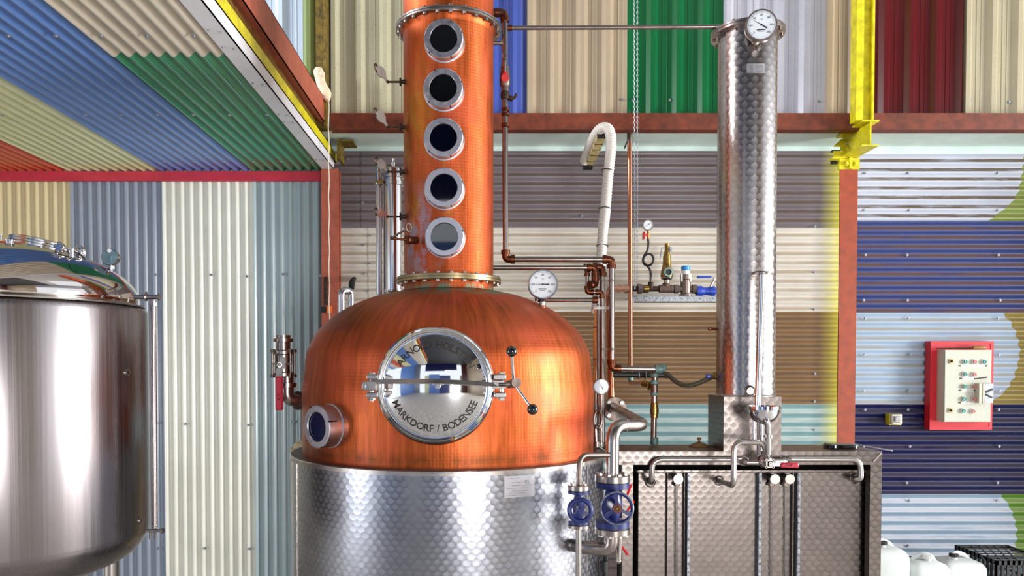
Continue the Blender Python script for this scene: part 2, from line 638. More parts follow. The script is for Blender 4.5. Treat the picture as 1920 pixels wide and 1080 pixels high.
def copies(name, me_builder, mat, parent, spots):
    """pieces sharing one mesh: spots = list of (location, axis) ; built around the origin along +Z"""
    me = me_builder.mesh(name, mat, (0, 0, 0))
    org = ORG[parent.name]
    for loc, ax in spots:
        o = D.objects.new(name, me)
        COL.objects.link(o)
        o.parent = parent
        o.location = Vector(loc) - org
        o.rotation_mode = 'QUATERNION'
        o.rotation_quaternion = Vector((0, 0, 1)).rotation_difference(Vector(ax).normalized())


def bolt_mb(r, h):
    return MB().hexb((0, 0, 0), (0, 0, 1), r, h)


_glyph = {}


def glyph(ch, size):
    if ch not in _glyph:
        cu = D.curves.new('glyph', 'FONT')
        cu.body = ch
        cu.size = 1.0
        cu.align_x = 'CENTER'
        cu.resolution_u = 3
        cu.offset = 0.011
        ob = D.objects.new('glyph', cu)
        COL.objects.link(ob)
        dg = bpy.context.evaluated_depsgraph_get()
        me = D.meshes.new_from_object(ob.evaluated_get(dg))
        _glyph[ch] = ([v.co.copy() for v in me.vertices], [list(p.vertices) for p in me.polygons])
        D.objects.remove(ob)
        D.curves.remove(cu)
        D.meshes.remove(me)
    vs, fs = _glyph[ch]
    return [v * size for v in vs], fs


def text_on(mb, s, c, right, up, size, adv=None, bold=0.0):
    """flat text centred on c"""
    right, up = Vector(right).normalized(), Vector(up).normalized()
    ws = []
    for ch in s:
        vs, _ = glyph(ch, size) if ch != ' ' else ([], [])
        ws.append((max(v.x for v in vs) - min(v.x for v in vs)) + size * 0.10 if vs else size * 0.3)
    x = -sum(ws) / 2
    for ch, w in zip(s, ws):
        if ch != ' ':
            vs, fs = glyph(ch, size)
            m = (max(v.x for v in vs) + min(v.x for v in vs)) / 2
            mb.add([Vector(c) + right * (x + w / 2 + v.x - m) + up * (v.y - size * 0.35) for v in vs], fs)
        x += w


def text_arc(mb, s, c, right, up, out, R, ang0, ang1, size, surf, flip=False):
    """letters spread evenly by their widths on an arc about c; angles from 'up' clockwise; surf(r)->offset along out"""
    ws = []
    for ch in s:
        vs, _ = glyph(ch, size) if ch != ' ' else ([], [])
        ws.append((max(v.x for v in vs) - min(v.x for v in vs)) if vs else size * 0.30)
    gap = (abs(ang1 - ang0) * R - sum(ws)) / (len(s) - 1)
    pos = 0
    sg = 1 if ang1 > ang0 else -1
    for ch, w in zip(s, ws):
        t = ang0 + sg * (pos + w / 2) / R
        pos += w + gap
        if ch == ' ':
            continue
        vs, fs = glyph(ch, size)
        m = (max(v.x for v in vs) + min(v.x for v in vs)) / 2
        er = right * math.sin(t) + up * math.cos(t)
        et = right * math.cos(t) - up * math.sin(t)
        if flip:
            er2, et2 = -er, -et
        else:
            er2, et2 = er, et
        pts = []
        for v in vs:
            p = er * R + et2 * (v.x - m) + er2 * (v.y - size * 0.35)
            pts.append(c + p + out * surf(p.length))
        mb.add(pts, fs)


def pipe_run(root, pts, r, mat, rad=None, elbows=None, name='pipe', n=12):
    rad = rad if rad is not None else r * 2.6
    o = MB().tube(fillet(pts, rad), r, n).build(name, mat, root)
    if elbows:
        pv = [Vector(p) for p in pts]
        for i in range(1, len(pv) - 1):
            p = pv[i]
            u, v = (pv[i - 1] - p).normalized(), (pv[i + 1] - p).normalized()
            L = r * 2.4
            mb = MB().tube(fillet([p + u * L, p, p + v * L], L * 0.7, 6), r * 1.3, n)
            for d in (u, v):
                mb.cyl(p + d * L * 0.75, p + d * L * 1.35, r * 1.62, r * 1.62, n)
            mb.build('elbow', elbows, root)
    return o


def parts(name, mat, parent, *mbs, **kw):
    for m in mbs:
        m.build(name, mat, parent, **kw)


def collar(mb, p0, p1, r, n=16):
    return mb.cyl(p0, p1, r, r, n)

# ================================================================== SETTING
YW, YU = 6.5, 6.0


def struct(name, mb, mat, org=None, parent=None):
    return mb.build(name, mat, parent, kind=None if parent else 'structure', org=org)


def zp(py, Y):
    return W(CX0, py, Y).z


def xp(px, Y, py=500):
    return W(px, py, Y).x


def hsheet(parent, x0, x1, z0, z1, mat, Y=YW, A=0.0135, arc=None, name='corrugated_sheet', pitch=0.0765):
    """horizontal corrugations; arc(z) gives the cut right-hand edge"""
    n = max(8, int((z1 - z0) / pitch * 12))
    a, b = [], []
    for i in range(n + 1):
        z = z1 - (z1 - z0) * i / n
        y = Y - A * math.cos(2 * PI * (z1 - z) / pitch)
        a.append(Vector((x0, y, z)))
        b.append(Vector((arc(z) if arc else x1, y, z)))
    mb = MB()
    mb.add(a + b, [(i, i + 1, n + 1 + i + 1, n + 1 + i) for i in range(n)])
    return mb.build(name, mat, parent, smooth=60)


def vsheet(parent, x0, x1, z0, z1, mat, Y=YW, A=0.0135, name='corrugated_sheet', pitch=0.0765):
    n = max(8, int((x1 - x0) / pitch * 12))
    a, b = [], []
    for i in range(n + 1):
        x = x0 + (x1 - x0) * i / n
        y = Y - A * math.cos(2 * PI * (x - x0) / pitch)
        a.append(Vector((x, y, z0)))
        b.append(Vector((x, y, z1)))
    mb = MB()
    mb.add(a + b, [(i, i + 1, n + 1 + i + 1, n + 1 + i) for i in range(n)])
    return mb.build(name, mat, parent, smooth=60)


def tsheet(parent, x0, x1, z0, z1, mat, Y=YU, first=0.06, pitch=0.1975, h=0.034, name='ribbed_sheet'):
    """trapezoidal cladding: pans with two fine swages and a raised rib"""
    prof = [(x0, 0)]
    x = x0 + first
    while x < x1 + 0.1:
        for dx, dy in ((-0.046, 0), (-0.016, -h), (0.016, -h), (0.046, 0), (0.044 + 0.030, 0), (0.044 + 0.034, -0.003), (0.044 + 0.040, -0.003), (0.044 + 0.044, 0),
                       (0.044 + 0.066, 0), (0.044 + 0.070, -0.003), (0.044 + 0.076, -0.003), (0.044 + 0.080, 0)):
            if x0 < x + dx < x1:
                prof.append((x + dx, dy))
        x += pitch
    prof.append((x1, 0))
    n = len(prof)
    vs = [Vector((px, Y + d, z0)) for px, d in prof] + [Vector((px, Y + d, z1)) for px, d in prof]
    return MB().add(vs, [(i, i + 1, n + i + 1, n + i) for i in range(n - 1)]).build(name, mat, parent, smooth=20)


def screws(parent, pts, axis, r=0.008):
    mb = MB()
    a = Vector(axis)
    for p in pts:
        mb.cyl(Vector(p), Vector(p) + a * 0.003, r * 1.5, r * 1.5, 8)
        mb.hexb(Vector(p) + a * 0.003, a, r, 0.006)
    return mb.build('sheet_screws', M['galv'], parent, kind='stuff', label='small hexagonal roofing screws')


# ---- floor, roof, the rest of the shed round the camera
fl = MB().box((-6.2, -6.2, -0.12), (6.2, 6.7, 0.0))
struct('floor', fl, M['concrete'])
ce = thing('unseen_ceiling', None, None, (0, 0, 6.4), kind='structure')  # unseen roof; its tones and gaps are shaped for reflections and top light
MB().box((-6.2, -6.2, 6.4), (6.2, 1.4, 6.5)).build('unseen_roof_sheet', M['roof'], ce)
for a_, b_, c_, d_ in ((-6.2, 1.4, 6.2, 2.4), (-6.2, 5.4, 6.2, 6.7), (-1.8, 2.4, 2.2, 5.4), (-6.2, 2.4, -5.6, 5.4), (5.6, 2.4, 6.2, 5.4)):
    MB().box((a_, b_, 6.4), (c_, d_, 6.5)).build('unseen_roof_sheet', M['roof_l'], ce)

SM = {
    'cream': sheet_mat('cream painted sheet', '#dccfa4', speck=0.08),
    'bluegrey': sheet_mat('blue-grey painted sheet', '#8d97a8', speck=0.06),
    'offwhite': sheet_mat('off-white painted sheet', '#e6e6da', speck=0.06),
    'mistblue': sheet_mat('mist blue painted sheet', '#a5b5ba', speck=0.06),
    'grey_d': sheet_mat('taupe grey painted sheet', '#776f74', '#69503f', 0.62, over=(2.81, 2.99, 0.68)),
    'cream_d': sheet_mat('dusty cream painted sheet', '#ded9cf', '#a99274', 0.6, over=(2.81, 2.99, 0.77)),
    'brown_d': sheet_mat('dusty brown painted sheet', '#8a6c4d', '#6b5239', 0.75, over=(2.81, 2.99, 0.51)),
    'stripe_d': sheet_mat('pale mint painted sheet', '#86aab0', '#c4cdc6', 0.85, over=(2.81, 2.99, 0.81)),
    'white_d': sheet_mat('dusty white painted sheet', '#c2c8d8', '#5e4522', 0.9),
    'navy_d': sheet_mat('dusty navy painted sheet', '#35437e', '#6d4f41', 0.85),
    'sky_d': sheet_mat('dusty light blue painted sheet', '#a9bfd8', '#a8a08f', 0.75),
    'ink_d': sheet_mat('dark navy painted sheet', '#161a4e', '#3c3444', 0.8),
    'ice_d': sheet_mat('pale ice blue painted sheet', '#93abbf', '#c9c9d2', 0.9),
    'olive_d': sheet_mat('olive green painted sheet', '#87984c', '#8a7430', 0.4),
    'tan_d': sheet_mat('olive tan painted sheet', '#9a8846', '#7d6a38', 0.6),
    'leaf_d': sheet_mat('leaf green painted sheet', '#5d8a2c', '#8c9a5c', 0.7),
    'slate_d': sheet_mat('dark slate painted sheet', '#4c5c66', '#6b7280', 0.7),
    'paleblue_t': sheet_mat('pale blue ribbed sheet', '#c3d3e6', speck=0.3),
    'green_t': sheet_mat('weathered green ribbed sheet', '#7d8a56', speck=0.3),
    'stone_t': sheet_mat('speckled stone ribbed sheet', '#bdb99c', speck=0.75),
    'blue_t': sheet_mat('cobalt blue ribbed sheet', '#41539e', speck=0.15),
    'tan_t': sheet_mat('tan ribbed sheet', '#a8977f', speck=0.4),
    'emerald_t': sheet_mat('emerald green ribbed sheet', '#085c30', speck=0.1, rough=0.3, coat=0),
    'grey_t': sheet_mat('silver grey ribbed sheet', '#b4b3bd', speck=0.5),
    'maroon_t': sheet_mat('dark red ribbed sheet', '#52060b', speck=0.1, rough=0.3, coat=0),
    'putty_t': sheet_mat('putty ribbed sheet', '#a99f84', speck=0.4),
    'coral_s': sheet_mat('coral red soffit sheet', '#d5593c', speck=0.1),
    'straw_s': sheet_mat('pale straw soffit sheet', '#e2e4b4', speck=0.1),
    'blue_s': sheet_mat('mid blue soffit sheet', '#6189cc', speck=0.08),
    'green_s': sheet_mat('bottle green soffit sheet', '#33936a', speck=0.08),
    'stone_s': sheet_mat('stone soffit sheet', '#d2c8b6', speck=0.1),
}

# ---- lower back wall
wall = thing('wall_back', None, None, (0, YW, 0), kind='structure')
C_ = lambda px: xp(px, YW)
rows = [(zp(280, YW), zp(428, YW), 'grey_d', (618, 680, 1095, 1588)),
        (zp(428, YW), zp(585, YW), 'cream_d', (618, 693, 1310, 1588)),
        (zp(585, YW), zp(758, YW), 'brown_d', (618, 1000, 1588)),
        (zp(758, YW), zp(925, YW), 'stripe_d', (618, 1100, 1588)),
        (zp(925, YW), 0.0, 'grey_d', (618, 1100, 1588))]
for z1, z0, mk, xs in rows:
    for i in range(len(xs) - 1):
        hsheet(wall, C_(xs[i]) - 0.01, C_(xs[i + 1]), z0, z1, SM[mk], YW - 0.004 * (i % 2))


def arc_from(pts):
    q = sorted((W(x, y, YW).z, W(x, y, YW).x) for x, y in pts)

    def f(z):
        if z <= q[0][0]:
            return q[0][1]
        for (a, xa), (b, xb) in zip(q, q[1:]):
            if z <= b:
                t = (z - a) / (b - a)
                return xa + (xb - xa) * t
        return q[-1][1]
    return f


def circ_arc(pts):
    """smooth the measured edge with a quadratic x(z) least-squares fit"""
    q = [(W(x, y, YW).z, W(x, y, YW).x) for x, y in pts]
    zm = sum(a for a, _ in q) / len(q)
    A = [[1, z - zm, (z - zm) ** 2] for z, _ in q]
    b = [x for _, x in q]
    N = [[sum(A[k][i] * A[k][j] for k in range(len(q))) for j in range(3)] for i in range(3)]
    v = [sum(A[k][i] * b[k] for k in range(len(q))) for i in range(3)]
    s = Matrix(N).inverted() @ Vector(v)
    return lambda z: s[0] + s[1] * (z - zm) + s[2] * (z - zm) ** 2


R1, R2 = C_(1586), C_(2270)
arcA = arc_from([(1921, 288), (1918, 315), (1914, 340), (1908, 362), (1895, 382), (1876, 397), (1853, 414)])
arcC = arc_from([(1879, 587), (1892, 600), (1903, 620), (1909, 640), (1912, 660), (1908, 685), (1900, 710), (1885, 733), (1864, 750), (1850, 758)])
arcE = arc_from([(1875, 926), (1884, 937), (1893, 950), (1901, 970), (1906, 992), (1905, 1015), (1901, 1040)])
for y1, y0, mk, arc, under in ((288, 415, 'white_d', arcA, 'olive_d'), (415, 587, 'navy_d', None, None), (587, 758, 'sky_d', arcC, 'tan_d'),
                               (758, 926, 'ink_d', None, None), (926, 1041, 'ice_d', arcE, 'leaf_d'), (1041, 1092, 'slate_d', None, None)):
    z1, z0 = zp(y1, YW), (zp(y0, YW) if y0 < 1090 else 0.0)
    if arc:
        hsheet(wall, C_(1840), R2, z0, z1, SM[under], YW + 0.004)
        hsheet(wall, R1, None, z0, z1, SM[mk], YW - 0.002, arc=arc)
    else:
        hsheet(wall, R1, R2, z0, z1, SM[mk], YW)
# left bay: upright sheets
zt = zp(321, YW) + 0.03
xs = [C_(-710), C_(-541), C_(-371), C_(-202), C_(-33), C_(135), C_(307), C_(476), C_(612)]
for i, mk in enumerate(('offwhite', 'cream', 'bluegrey', 'offwhite', 'cream', 'bluegrey', 'offwhite', 'mistblue')):
    vsheet(wall, xs[i], xs[i + 1], 0.0, zt, SM[mk], YW - 0.003 * (i % 2))
sp = []
for x, y in ((295, 515), (396, 515), (463, 518), (533, 514), (601, 517), (297, 793), (348, 795), (466, 797), (300, 1028), (385, 1028), (469, 1029), (551, 791)):
    sp.append(W(x, y, YW - 0.0135))
for px in (1622, 1703, 1873):
    for py in (325, 394, 478, 563, 597, 665, 733, 768, 837, 905, 938, 1023):
        if not (px > 1740 and 640 < py < 806 and px < 1865):
            sp.append(W(px + random.uniform(-3, 3), py, YW - 0.0135))
for px, py in ((1528, 425), (1527, 510), (1527, 580), (1528, 701), (1527, 753), (1527, 806), (693, 442), (680, 459), (692, 494), (682, 513), (690, 545), (1091, 405), (1130, 443), (652, 298), (680, 380)):
    sp.append(W(px, py, YW - 0.0135))
screws(wall, sp, (0, -1, 0))

# ---- upper back wall (set forward over a mint flashing)
upper = thing('wall_back_upper', None, None, (0, YU, 3.6), kind='structure')
U_ = lambda px: xp(px, YU, 100)
zu0, zu1 = zp(216, YU), 6.4
for x0, x1, mk, fs in ((-700, 60, 'tan_t', .06), (60, 330, 'grey_t', .06), (330, 568, 'paleblue_t', .02), (568, 600, 'green_t', .05), (600, 900, 'stone_t', .107), (900, 987, 'blue_t', .10), (987, 1176, 'tan_t', .03),
                       (1176, 1356, 'emerald_t', .19), (1356, 1548, 'grey_t', .03), (1548, 1632, 'tan_t', .02), (1632, 1806, 'maroon_t', .105), (1806, 2360, 'putty_t', .02)):
    tsheet(upper, U_(x0), U_(x1), zu0, zu1, SM[mk], YU, fs, pitch=0.1975)
sp = [W(x, y, YU - 0.002) for x, y in ((980, 167), (1000, 166), (1092, 166), (1167, 187), (1186, 188), (1256, 188), (1536, 190), (1553, 189), (1707, 188), (1799, 188), (1820, 188), (1892, 192))]
screws(upper, sp, (0, -1, 0))
YG = 5.9
g = MB().pbox(619, 212, 2360, 243, YG, YU - 0.001)
struct('trim_3', g, M['primer'])
tag(D.objects['trim_3'], label='red oxide steel girt running along the foot of the upper wall')
fa, fb = zp(243, YU), zp(275, YW - 0.03)
fl = MB()
x0, x1 = C_(560), C_(2360)
fl.prism([(x0, YG + 0.03, fa), (x1, YG + 0.03, fa), (x1, YW - 0.03, fb), (x0, YW - 0.03, fb)], (0, 0, 0.004))
for a, b, y0, y1 in ((560, 1586, 275, 285), (1586, 2360, 281, 291)):
    fl.box((C_(a), YW - 0.034, zp(y1, YW)), (C_(b), YW - 0.030, zp(y0 - 7, YW)))
struct('trim_4', fl, M['teal_paint'])

# ---- left soffit
zs = zp(321, YW)
sof = thing('ceiling_soffit', None, None, (-3, 3, zs), kind='structure')


def csheet(x0, x1, ya, yb, z, mat, A=0.0135, pitch=0.0765):
    n = max(8, int(round((x1 - x0) / pitch * 12)))
    a, b = [], []
    for i in range(n + 1):
        x = x0 + (x1 - x0) * i / n
        zz = z + A * math.cos(2 * PI * (x - x0) / pitch)
        a.append(Vector((x, ya, zz)))
        b.append(Vector((x, yb, zz)))
    MB().add(a + b, [(i, i + 1, n + 1 + i + 1, n + 1 + i) for i in range(n)]).build('soffit_sheet', mat, sof, smooth=60)


ys = YW - 0.02
xa_ = xp(606, 6.35, 313) - 0.012
yj = 4.03
csheet(C_(472), xa_ + 0.02, yj - 0.15, ys, zs, SM['green_s'])
csheet(C_(472), xa_ + 0.02, 0.2, yj, zs - 0.005, SM['stone_s'])
csheet(C_(302), C_(472), 0.2, ys, zs - 0.002, SM['blue_s'])
csheet(C_(130), C_(302), 0.2, ys, zs, SM['straw_s'])
csheet(C_(-42), C_(130), 0.2, ys, zs - 0.002, SM['coral_s'])
csheet(C_(-212), C_(-42), 0.2, ys, zs, SM['stone_s'])
csheet(C_(-382), C_(-212), 0.2, ys, zs - 0.002, SM['blue_s'])
csheet(C_(-650), C_(-382), 0.2, ys, zs, SM['straw_s'])
sp = [W(x, y, Yq) for y, Yq, xs_ in ((40, 3.77, (15, 104, 189, 275, 363)), (193, 4.97, (3, 160, 227, 295, 362, 430, 500)), (289, 6.12, (308, 363, 418, 474, 527, 584)),) for x in xs_]
for p in sp:
    p.z = zs - 0.0145
screws(sof, sp, (0, 0, -1))
tr = MB().pbox(-720, 321, 601, 339, YW - 0.05, YW - 0.012)
struct('trim_1', tr, M['redtrim'])
# white fascia angle along the soffit edge
zf = zp(313, 6.35) - 0.014
xa, xb = xa_, -1.228
fa = MB()
fa.box((xa, 0.2, zf), (xb, 6.36, zf + 0.006))
fa.box((xb - 0.006, 0.2, zf), (xb, 6.36, zf + 0.072))
struct('trim_2', fa, M['white_paint'])
sp = []
for Yq in (3.7, 3.9, 4.4, 4.95, 5.1, 6.05, 6.25):
    sp += [Vector((xa + 0.02, Yq, zf)), Vector((xb - 0.03, Yq + 0.02, zf))]
screws(D.objects['trim_2'], sp, (0, 0, -1), 0.004)

struct('added_mezzanine_deck', MB().box((-6.1, 0.2, zs + 0.02), (xb - 0.10, 6.46, zs + 0.08)), M['roof'])  # unseen deck added to block sky leaking in above the soffit
# ---- shed behind and beside the camera (seen only in reflections)
rear = thing('wall_rear', None, None, (0, -6, 0), kind='structure')


def rs(x0, x1, z0, z1, mk):
    vsheet(rear, x0, x1, z0, z1, SM[mk], -6.0)


rs(-6.1, -4.6, 0, 6.4, 'bluegrey')
rs(-3.4, -2.5, 0, 3.8, 'straw_s')
rs(-2.5, -0.2, 0, 4.0, 'blue_s')
rs(-0.2, 2.1, 0, 3.8, 'navy_d')
rs(4.3, 4.7, 0, 3.8, 'tan_t')
rs(4.7, 6.1, 0, 6.4, 'maroon_t')
rs(-3.4, 0.9, 4.75, 6.4, 'ink_d')
rs(0.9, 3.6, 5.0, 6.4, 'ink_d')
rt = thing('wall_right', None, None, (6.1, 0, 0), kind='structure')


def rside(parent, x, y0, y1, z0, z1, mat):
    n = int((y1 - y0) / 0.0765 * 8)
    a = [Vector((x - 0.009 * math.cos(2 * PI * i / 8), y0 + (y1 - y0) * i / n, z0)) for i in range(n + 1)]
    b = [Vector((v.x, v.y, z1)) for v in a]
    MB().add(a + b, [(i, i + 1, n + 1 + i + 1, n + 1 + i) for i in range(n)]).build('corrugated_sheet', mat, parent, smooth=60)


rside(rt, 6.1, 4.95, 6.6, 0, 3.5, SM['cream'])
rside(rt, 6.1, -6.1, -1.0, 0, 6.4, SM['tan_t'])
rside(rt, 6.1, -1.0, 6.6, 5.2, 6.4, SM['grey_t'])
lt = thing('wall_left', None, None, (-6.1, 0, 0), kind='structure')
rside(lt, -6.1, 3.0, 6.6, 0, 3.5, SM['offwhite'])
rside(lt, -6.1, -6.1, -1.6, 0, 6.4, SM['blue_s'])
rside(lt, -6.1, -1.6, 6.6, 5.6, 6.4, SM['grey_t'])

# ================================================================== STEEL FRAME
# left red post
p = thing('steel_post', 'salmon red steel post beside the mist blue upright sheets, left of the copper still', 'post', (W(619, 600, 6.4).x, 6.43, 0))
x0, x1 = W(603, 500, 6.38).x, W(635, 500, 6.38).x
zt = zp(316, 6.38)
mb = MB().box((x0, 6.37, 0), (x1, 6.39, zt)).box((x0 + 0.05, 6.39, 0), (x0 + 0.065, 6.47, zt)).box((x0, 6.47, 0), (x1, 6.486, zt))
mb.build('shaft', M['primer_l'], p)
MB().pbox(607, 519, 614, 572, 6.362, 6.37).build('hinge_strap', M['iron'], p, label='rusty brown strap')
MB().pbox(601.5, 575, 612, 586, 6.345, 6.37).build('clip', M['black'], p, label='black square clip')
MB().pbox(612, 574, 622, 587, 6.350, 6.37).build('clip', plain('orange plastic clip', '#e8722c', 0.5), p, label='orange plastic clip')
# right red post with yellow cap
YPO = 6.08
p = thing('steel_post', 'orange red steel post with a bolted yellow cap, right of the slim steel column', 'post', (W(1588, 600, YPO).x, YPO + 0.06, 0))
x0, x1 = W(1573.5, 500, YPO).x, W(1606.5, 500, YPO).x
zt = zp(318, YPO)
xm_ = (x0 + x1) / 2
MB().box((x0, YPO, 0), (x1, YPO + 0.012, zt)).box((xm_ - 0.006, YPO + 0.012, 0), (xm_ + 0.006, YPO + 0.10, zt)).box((xm_ - 0.02, YPO + 0.10, 0), (xm_ + 0.02, YPO + 0.11, zt)).build('shaft', M['primer_r'], p)
zc = zp(297, YPO)
MB().box((x0 - 0.012, YPO - 0.012, zt), (x1 + 0.008, YPO + 0.02, zc)).box((xm_ - 0.012, YPO - 0.03, zt), (xm_ + 0.012, YPO - 0.012, zc)).build('cap', M['yellow'], p, label='yellow cap plate')
copies('bolt', MB().hexb((0, 0, 0), (0, 0, 1), 0.020, 0.016).cyl((0, 0, 0.016), (0, 0, 0.026), 0.011, 0.011, 8), M['yellow'], p, [(W(1586.5, 307.5, YPO - 0.012), (0, -1, 0)), (W(1603, 307.5, YPO - 0.012), (0, -1, 0))])


def ibeam_y(mb, xc, z0, z1, w, y0, y1, tf=0.010, tw=0.010):
    mb.box((xc - w / 2, y0, z0), (xc + w / 2, y1, z0 + tf))
    mb.box((xc - w / 2, y0, z1 - tf), (xc + w / 2, y1, z1))
    mb.box((xc - tw / 2, y0, z0 + tf), (xc + tw / 2, y1, z1 - tf))
    return mb


# yellow stub beam + column on the right
YS0 = 5.74
zb0, zb1 = zp(273.5, YS0), zp(225, YS0)
xs_ = xp(1632.5, YS0, 250)
sb = thing('steel_beam', 'short yellow steel I-beam stub resting on the right red post', 'beam', (xs_, 6.0, zb0))
ibeam_y(MB(), xs_, zb0, zb1, 0.127, YS0, 6.17, 0.010, 0.012).build('web_and_flanges', M['yellow'], sb)
MB().pbox(1563, 283, 1590, 296, 6.06, 6.07).pbox(1560, 295.5, 1578, 297, 6.0, 6.07).build('cleat', M['yellow'], sb)
MB().prism([W(1563, 275.5, 5.98), W(1577, 275.5, 6.0), W(1592, 262, 6.14), W(1577, 262, 6.14)], (0, 0, 0.006)).pbox(1576, 271, 1592, 282, 6.12, 6.13).build('cleat', M['yellow'], sb)
MB().pbox(1561, 297, 1576, 306, 6.10, 6.14).pbox(1561, 281, 1576, 284, 6.10, 6.14).build('cleat_shade_fill', M['black'], sb, label='black fill for the shade in the hollow cleat end')  # black blocks put in for the shade inside the cleat
yc = thing('steel_column', 'bright yellow steel column crossing the upper wall beside the dark red sheet', 'column', (xp(1622, 5.75), 5.8, zb1))
a, b, c, d = (xp(q, 5.75, 100) for q in (1605.5, 1619, 1635.5, 1639.5))
MB().box((a, 5.745, zb1), (b, 5.84, 6.39)).box((b, 5.79, zb1), (c, 5.84, 6.39)).box((c, 5.745, zb1), (d, 5.84, 6.39)).build('shaft', M['yellow'], yc)
# dirty column on the left
yc = thing('steel_column', 'dirty ochre steel column crossing the upper wall at the end of the mezzanine', 'column', (xp(603, 5.9), 5.92, zp(212, 5.9)))
a, b, c = (xp(q, 5.88, 100) for q in (592, 608, 614))
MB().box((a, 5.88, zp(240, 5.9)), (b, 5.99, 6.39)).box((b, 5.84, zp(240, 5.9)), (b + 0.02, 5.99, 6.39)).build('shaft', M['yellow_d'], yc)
MB().box((b + 0.02, 5.96, zp(212, 5.9)), (c + 0.004, 5.99, 6.39)).build('seam_cover', M['black'], yc, label='dark gap strip')
# mezzanine edge beams
zy = zf + 0.072
mb = thing('steel_beam', 'long yellow steel beam above the white fascia of the mezzanine soffit', 'beam', (-1.25, 3.3, zy))
MB().box((xb - 0.09, 0.2, zy), (xb + 0.002, 6.46, zy + 0.008)).box((xb - 0.006, 0.2, zy), (xb + 0.002, 6.46, zy + 0.075)).build('flange', M['yellow'], mb)
MB().box((xb - 0.05, 0.2, zy + 0.008), (xb - 0.035, 6.46, zy + 0.20)).build('web', M['yellow_d'], mb, label='dirty web with its shade painted in')  # darker paint also carries the shadow lying on this recessed web
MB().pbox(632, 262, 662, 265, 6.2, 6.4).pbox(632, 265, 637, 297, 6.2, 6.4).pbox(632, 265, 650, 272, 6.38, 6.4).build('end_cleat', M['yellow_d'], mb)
z0, z1 = CAMZ + 1.795, CAMZ + 1.975
rb = MB().box((-1.235, 0.2, z0), (-1.20, 5.88, z0 + 0.006)).box((-1.206, 0.2, z0), (-1.20, 5.88, z1)).box((-1.26, 0.2, z1 - 0.006), (-1.20, 5.88, z1))
rb.build('steel_channel', M['primer_l'], None, 'red brown steel channel lying on the yellow mezzanine beam', 'beam')

# ================================================================== COPPER STILL
Y0 = 4.25
X0 = W(841.5, 500, Y0).x
AX = Vector((X0, Y0, 0))
UP = Vector((0, 0, 1))
RD, RK, RC, RF = 0.843, 0.787, 0.2445, 0.286


def fz(py, R):
    """height of something seen at row py on the front of a cylinder of radius R about the still's axis"""
    return W(840, py, Y0 - R).z


def onstill(px, py, R):
    """point on the front of the still's cylinder of radius R seen at that pixel"""
    o = Vector((0, 0, CAMZ))
    d = W(px, py, 1.0) - o
    e = o - AX
    a = d.x ** 2 + d.y ** 2
    b = 2 * (e.x * d.x + e.y * d.y)
    c = e.x ** 2 + e.y ** 2 - R * R
    t = (-b - math.sqrt(max(0, b * b - 4 * a * c))) / (2 * a)
    return o + d * t


still = thing('pot_still', 'large copper pot still on a circle-polished steel jacket with a column of five portholes', 'still', (X0, Y0, 0))
zr = fz(885.4, 0.853)
zrb = fz(893.5, 0.853)
# jacket
MB().lathe(AX, UP, [(0.80, 0.10), (RD, 0.10), (RD, zrb)], 96).build('steel_jacket', M['perl_drum'], still)
rim = MB().lathe(AX, UP, [(RD, zrb), (0.853, zrb), (0.853, zr), (0.846, zr + 0.004), (RK + 0.012, zr + 0.002), (RK + 0.012, zr - 0.01)], 96)
rim.build('jacket_rim', M['satin'], still, label='flat steel rim with a dusty top')
MB().lathe(AX, UP, [(0.846, zr + 0.0045), (RK, zr + 0.0035)], 96).build('dust_ring', M['brown_steel'], still, label='brown dusty ledge')
for px in (556.5, 1100):
    q = onstill(px, 950, RD)
    t = math.atan2(q.x - X0, q.y - Y0)
    dv = Vector((math.sin(t), math.cos(t), 0))
    tv = Vector((dv.y, -dv.x, 0))
    MB().obox(AX + dv * (RD + 0.001) + UP * ((zrb + 0.1) / 2), tv * 0.006, dv * 0.003, UP * ((zrb - 0.1) / 2)).build('jacket_seam', M['satin'], still)
# kettle
prof = [(RK, zr - 0.005), (RK, zr + 0.1), (RK, zr + 0.2), (RK, zr + 0.34)]
for px, py in ((567.5, 697), (571, 665), (579, 645), (597, 617), (637, 584.5), (690, 560), (733, 549), (757, 543.5)):
    R = (840 - px) * 4.16 / F * 0.992
    prof.append((R, W(700, py, 4.2).z))
pp = catmull([(r, 0, h) for r, h in prof], 5)
MB().lathe(AX, UP, [(p.x, p.z) for p in pp], 128).build('kettle', M['copper'], still, smooth=60)
zn = W(700, 543.5, 4.2).z
zf0 = fz(522.5, RF)
zf1 = fz(510.5, RF)
MB().lathe(AX, UP, [(RC + 0.006, zn - 0.02), (RC, zn + 0.012), (RC, zf0 + 0.01)], 72).build('neck', M['copper'], still)
zt0 = fz(17.0, RF)
zt1 = fz(7.5, RF)
MB().lathe(AX, UP, [(RC + 0.003, zf1), (RC, zf1 + 0.02), (RC, zt0 - 0.03), (RC + 0.004, zt0 - 0.012), (RC + 0.012, zt0)], 96).build('column', M['copper_col'], still)
MB().lathe(AX, UP, [(RC, zt1), (RC, 5.2)], 72).build('upper_column', M['copper_col'], still)
